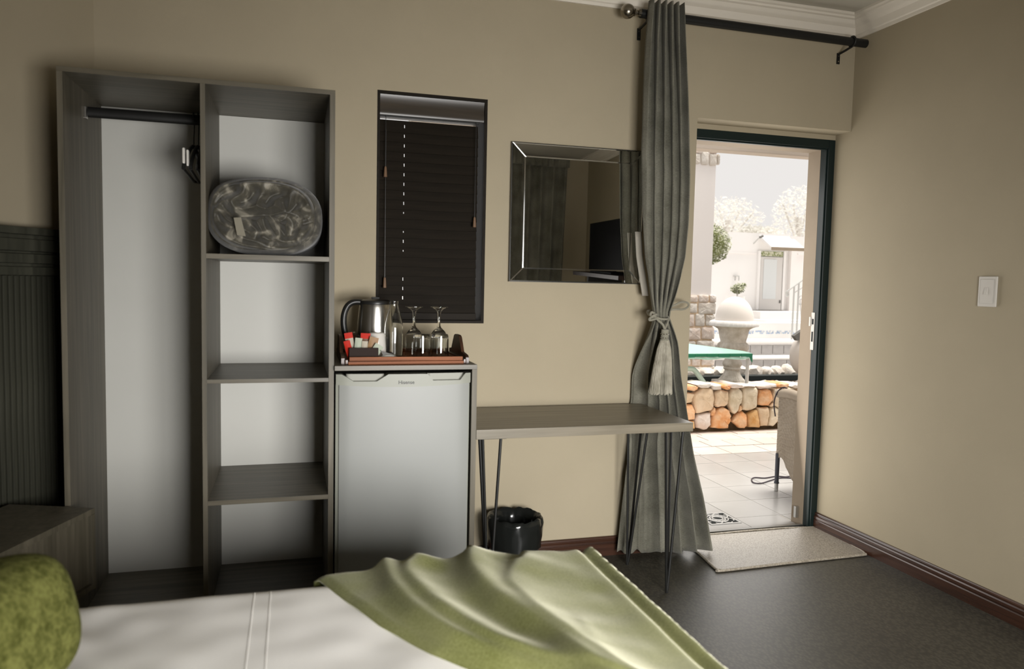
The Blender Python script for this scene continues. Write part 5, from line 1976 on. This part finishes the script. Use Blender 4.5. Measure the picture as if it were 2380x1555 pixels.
bd_ = obj('door', box(B(), 9.80, 10.31, 9.965, 9.999, 0.86, 1.93, 0.006), M['door_white'], bg_)
obj('door_glass', box(B(), 9.868, 10.172, 9.955, 9.964, 1.08, 1.885, 0.003), M['glaze'], bd_)
obj('door_handle', box(B(), 10.265, 10.285, 9.94, 9.964, 1.00, 1.06, 0.003), M['slate'], bd_)
for x in (9.735, 10.325):
    obj('door_post', box(B(), x, x + 0.055, 9.955, 9.999, 0.86, 2.05, 0.006), M['white_ext'], bg_)
obj('transom', box(B(), 9.80, 10.31, 9.962, 9.999, 1.945, 2.04, 0.003), M['leaf'], bg_)  # leaf colour stands in for greenery reflected in the glass
obj('door_step', box(B(), 9.45, 10.5, 9.4, 9.96, 0.0, 0.845, 0.01), M['white_ext'], bg_)
obj('door_step', box(B(), 9.25, 10.6, 8.9, 9.4, 0.0, 0.70, 0.01), M['white_ext'], bg_)
wl = at(1712, 645, y=9.95)
lm = thing('wall_lantern', 'small square lantern on the white building wall', 'lantern', tuple(wl))
obj('lantern_frame', box(B(), wl.x - 0.05, wl.x + 0.05, 9.93, 9.999, wl.z + 0.02, wl.z + 0.04, 0.003), M['rail_white'], lm)
for dx in (-0.045, 0.04):
    obj('lantern_post', box(B(), wl.x + dx, wl.x + dx + 0.006, 9.93, 9.94, wl.z - 0.06, wl.z + 0.02), M['slate'], lm)
wl2 = at(1764, 552, y=9.9)
bm = B()
tube(bm, [(wl2.x - 0.05, 9.999, wl2.z - 0.12), (wl2.x - 0.02, 9.9, wl2.z - 0.03), (wl2.x + 0.02, 9.85, wl2.z + 0.02)], 0.012, 8)
sp_ = thing('spotlight', 'small dark spotlight on a bracket above the annex door', 'lamp', (wl2.x, 9.9, wl2.z))
obj('bracket', bm, M['rail_white'], sp_)
obj('lamp_head', tube(B(), [(wl2.x - 0.02, 9.84, wl2.z), (wl2.x + 0.05, 9.84, wl2.z + 0.03)], 0.024, 10), M['slate'], sp_)
# lawn / ground beyond
struct('ground_beyond', box(B(), -6.0, 40.0, 6.5, 60.0, -0.2, 0.0), M['white_ext'])
# stair railing
rl = thing('stair_railing', 'pale metal stair railing with scrolled end right of the pool steps', 'railing', (7.7, 6.0, 0.6))
q0, q1 = at(1831, 676, y=6.0), at(1880, 641, y=6.0)
q2 = q1 + (q1 - q0) * 1.5
scr = [q0 + Vector((0.030 * math.cos(a) * (1 - k / 22), 0, -0.045 + 0.045 * math.sin(a) * (1 - k / 22))) for k, a in [(k, PI / 2 + k * 0.42) for k in range(15)]]
obj('handrail', tube(B(), list(reversed(scr)) + [q0 + (q2 - q0) * (k / 8) for k in range(1, 9)], 0.011, 8), M['rail_white'], rl)
for u in (1846, 1857):
    a, b = at(u, 665 - (u - 1846) * 0.7, y=6.0), at(u, 800, y=6.0)
    obj('post', tube(B(), [(a.x, 6.0, a.z), (a.x, 6.0, 0.575)], 0.013, 8), M['rail_white'], rl)
obj('lower_rail', tube(B(), [q0 + Vector((0.12, 0, -0.02)), q2 + Vector((0.12, 0, -0.10))], 0.008, 8), M['rail_white'], rl)
sc2 = [at(1861, 700, y=6.0) + Vector((0.05 * (1 - k / 26) * math.cos(k * 0.45), 0, 0.09 * (1 - k / 26) * math.sin(k * 0.45))) for k in range(22)]
obj('scroll', tube(B(), sc2 + [at(1862, 735, y=6.0), at(1880, 760, y=6.0)], 0.006, 6), M['rail_white'], rl)


# ------------------------------------------------------------------ plants
def foliage(parent, centre, rad, n, size, m, seed, hollow=0.6):
    rnd = random.Random(seed)
    bm = B()
    for _ in range(n):
        while True:
            d = Vector((rnd.uniform(-1, 1), rnd.uniform(-1, 1), rnd.uniform(-1, 1)))
            if hollow ** 2 < d.length_squared < 1:
                break
        p = Vector((centre[0] + d.x * rad[0], centre[1] + d.y * rad[1], centre[2] + d.z * rad[2]))
        a = Vector((rnd.uniform(-1, 1), rnd.uniform(-1, 1), rnd.uniform(-1, 1))).normalized()
        b = a.orthogonal().normalized()
        s = size * rnd.uniform(0.6, 1.3)
        v = [bm.verts.new(p + a * s), bm.verts.new(p + b * s * 0.45 + a.cross(b) * s * 0.1), bm.verts.new(p - a * s), bm.verts.new(p - b * s * 0.45 + a.cross(b) * s * 0.1)]
        bm.faces.new(v)
    o = obj('foliage', bm, m, parent, 0)
    o['kind'] = 'stuff'
    return o


tp = at(1652, 568, y=7.0)
to = thing('topiary', 'clipped leafy green topiary bush showing past the white pillar', 'shrub', (tp.x, 7.0, 0))
foliage(to, (tp.x, 7.0, tp.z), (0.30, 0.30, 0.31), 1500, 0.030, M['leaf'], 5, 0.75)
bm = B()
bmesh.ops.create_icosphere(bm, subdivisions=2, radius=1)
for v in bm.verts:
    v.co = Vector((tp.x + v.co.x * 0.22, 7.0 + v.co.y * 0.22, tp.z + v.co.z * 0.23))
obj('core', bm, M['leaf_core'], to)
obj('stem', tube(B(), [(tp.x, 7.0, 0.0), (tp.x, 7.0, tp.z - 0.2)], 0.03, 8), M['bark'], to)
pt = at(1714, 672, y=7.6)
pp_ = thing('potted_plant', 'small tufted green plant in a pale pot behind the stone urn', 'plant', (pt.x, 7.6, 0.0))
foliage(pp_, (pt.x, 7.6, pt.z + 0.01), (0.12, 0.1, 0.085), 260, 0.030, M['leaf'], 8, 0.0)
foliage(pp_, (pt.x + 0.11, 7.6, pt.z + 0.07), (0.06, 0.05, 0.03), 60, 0.028, M['leaf'], 9, 0.0)
obj('stem', tube(B(), [(pt.x, 7.6, pt.z - 0.14), (pt.x, 7.6, pt.z)], 0.012, 8), M['bark'], pp_)
obj('pot', lathe(B(), [(0.10, 0.0), (0.12, 0.7), (0.15, pt.z - 0.12), (0.13, pt.z - 0.12), (0.10, pt.z - 0.2)], pt.x - 0.03, 7.6, 24), M['pink_ext'], pp_)
for nm, uc, vc, rx, rz, sd, lab in (('a', 1693, 512, 1.0, 0.62, 21, 'hazy pale olive tree above the annex wall on the left'), ('b', 1858, 505, 0.75, 0.85, 22, 'hazy pale olive tree above the annex wall on the right'), ('c', 1762, 541, 0.55, 0.16, 23, 'low pale shrubbery along the top of the annex wall')):
    c = at(uc, vc, y=14.0)
    tr_ = thing('olive_tree', lab, 'tree', (c.x, 14.0, 0.0))
    foliage(tr_, tuple(c), (rx, 0.7, rz), 1500, 0.055, M['leaf_pale'], sd, 0.0)
    obj('trunk', tube(B(), [(c.x, 14.0, 0.0), (c.x + 0.05, 14.0, c.z * 0.5), (c.x - 0.02, 14.0, c.z)], 0.07, 8), M['bark'], tr_)
    for k in range(4):
        a = -1.1 + 0.75 * k
        obj('branch', tube(B(), [(c.x, 14.0, c.z - rz * 0.9), (c.x + rx * 0.5 * math.sin(a), 14.0, c.z - rz * 0.1), (c.x + rx * 0.8 * math.sin(a), 14.0, c.z + rz * 0.4)], 0.022, 6), M['bark'], tr_)
# unseen slab, added to keep direct sun off the rear window
struct('rear_eaves', box(B(), -2.0, 4.2, YB - 1.3, YB - 0.12, 2.30, 2.42), M['roof'])
struct('rear_ground', box(B(), -8.0, 12.0, -20.0, YB - 0.2, -0.25, -0.12), M['white_ext'])
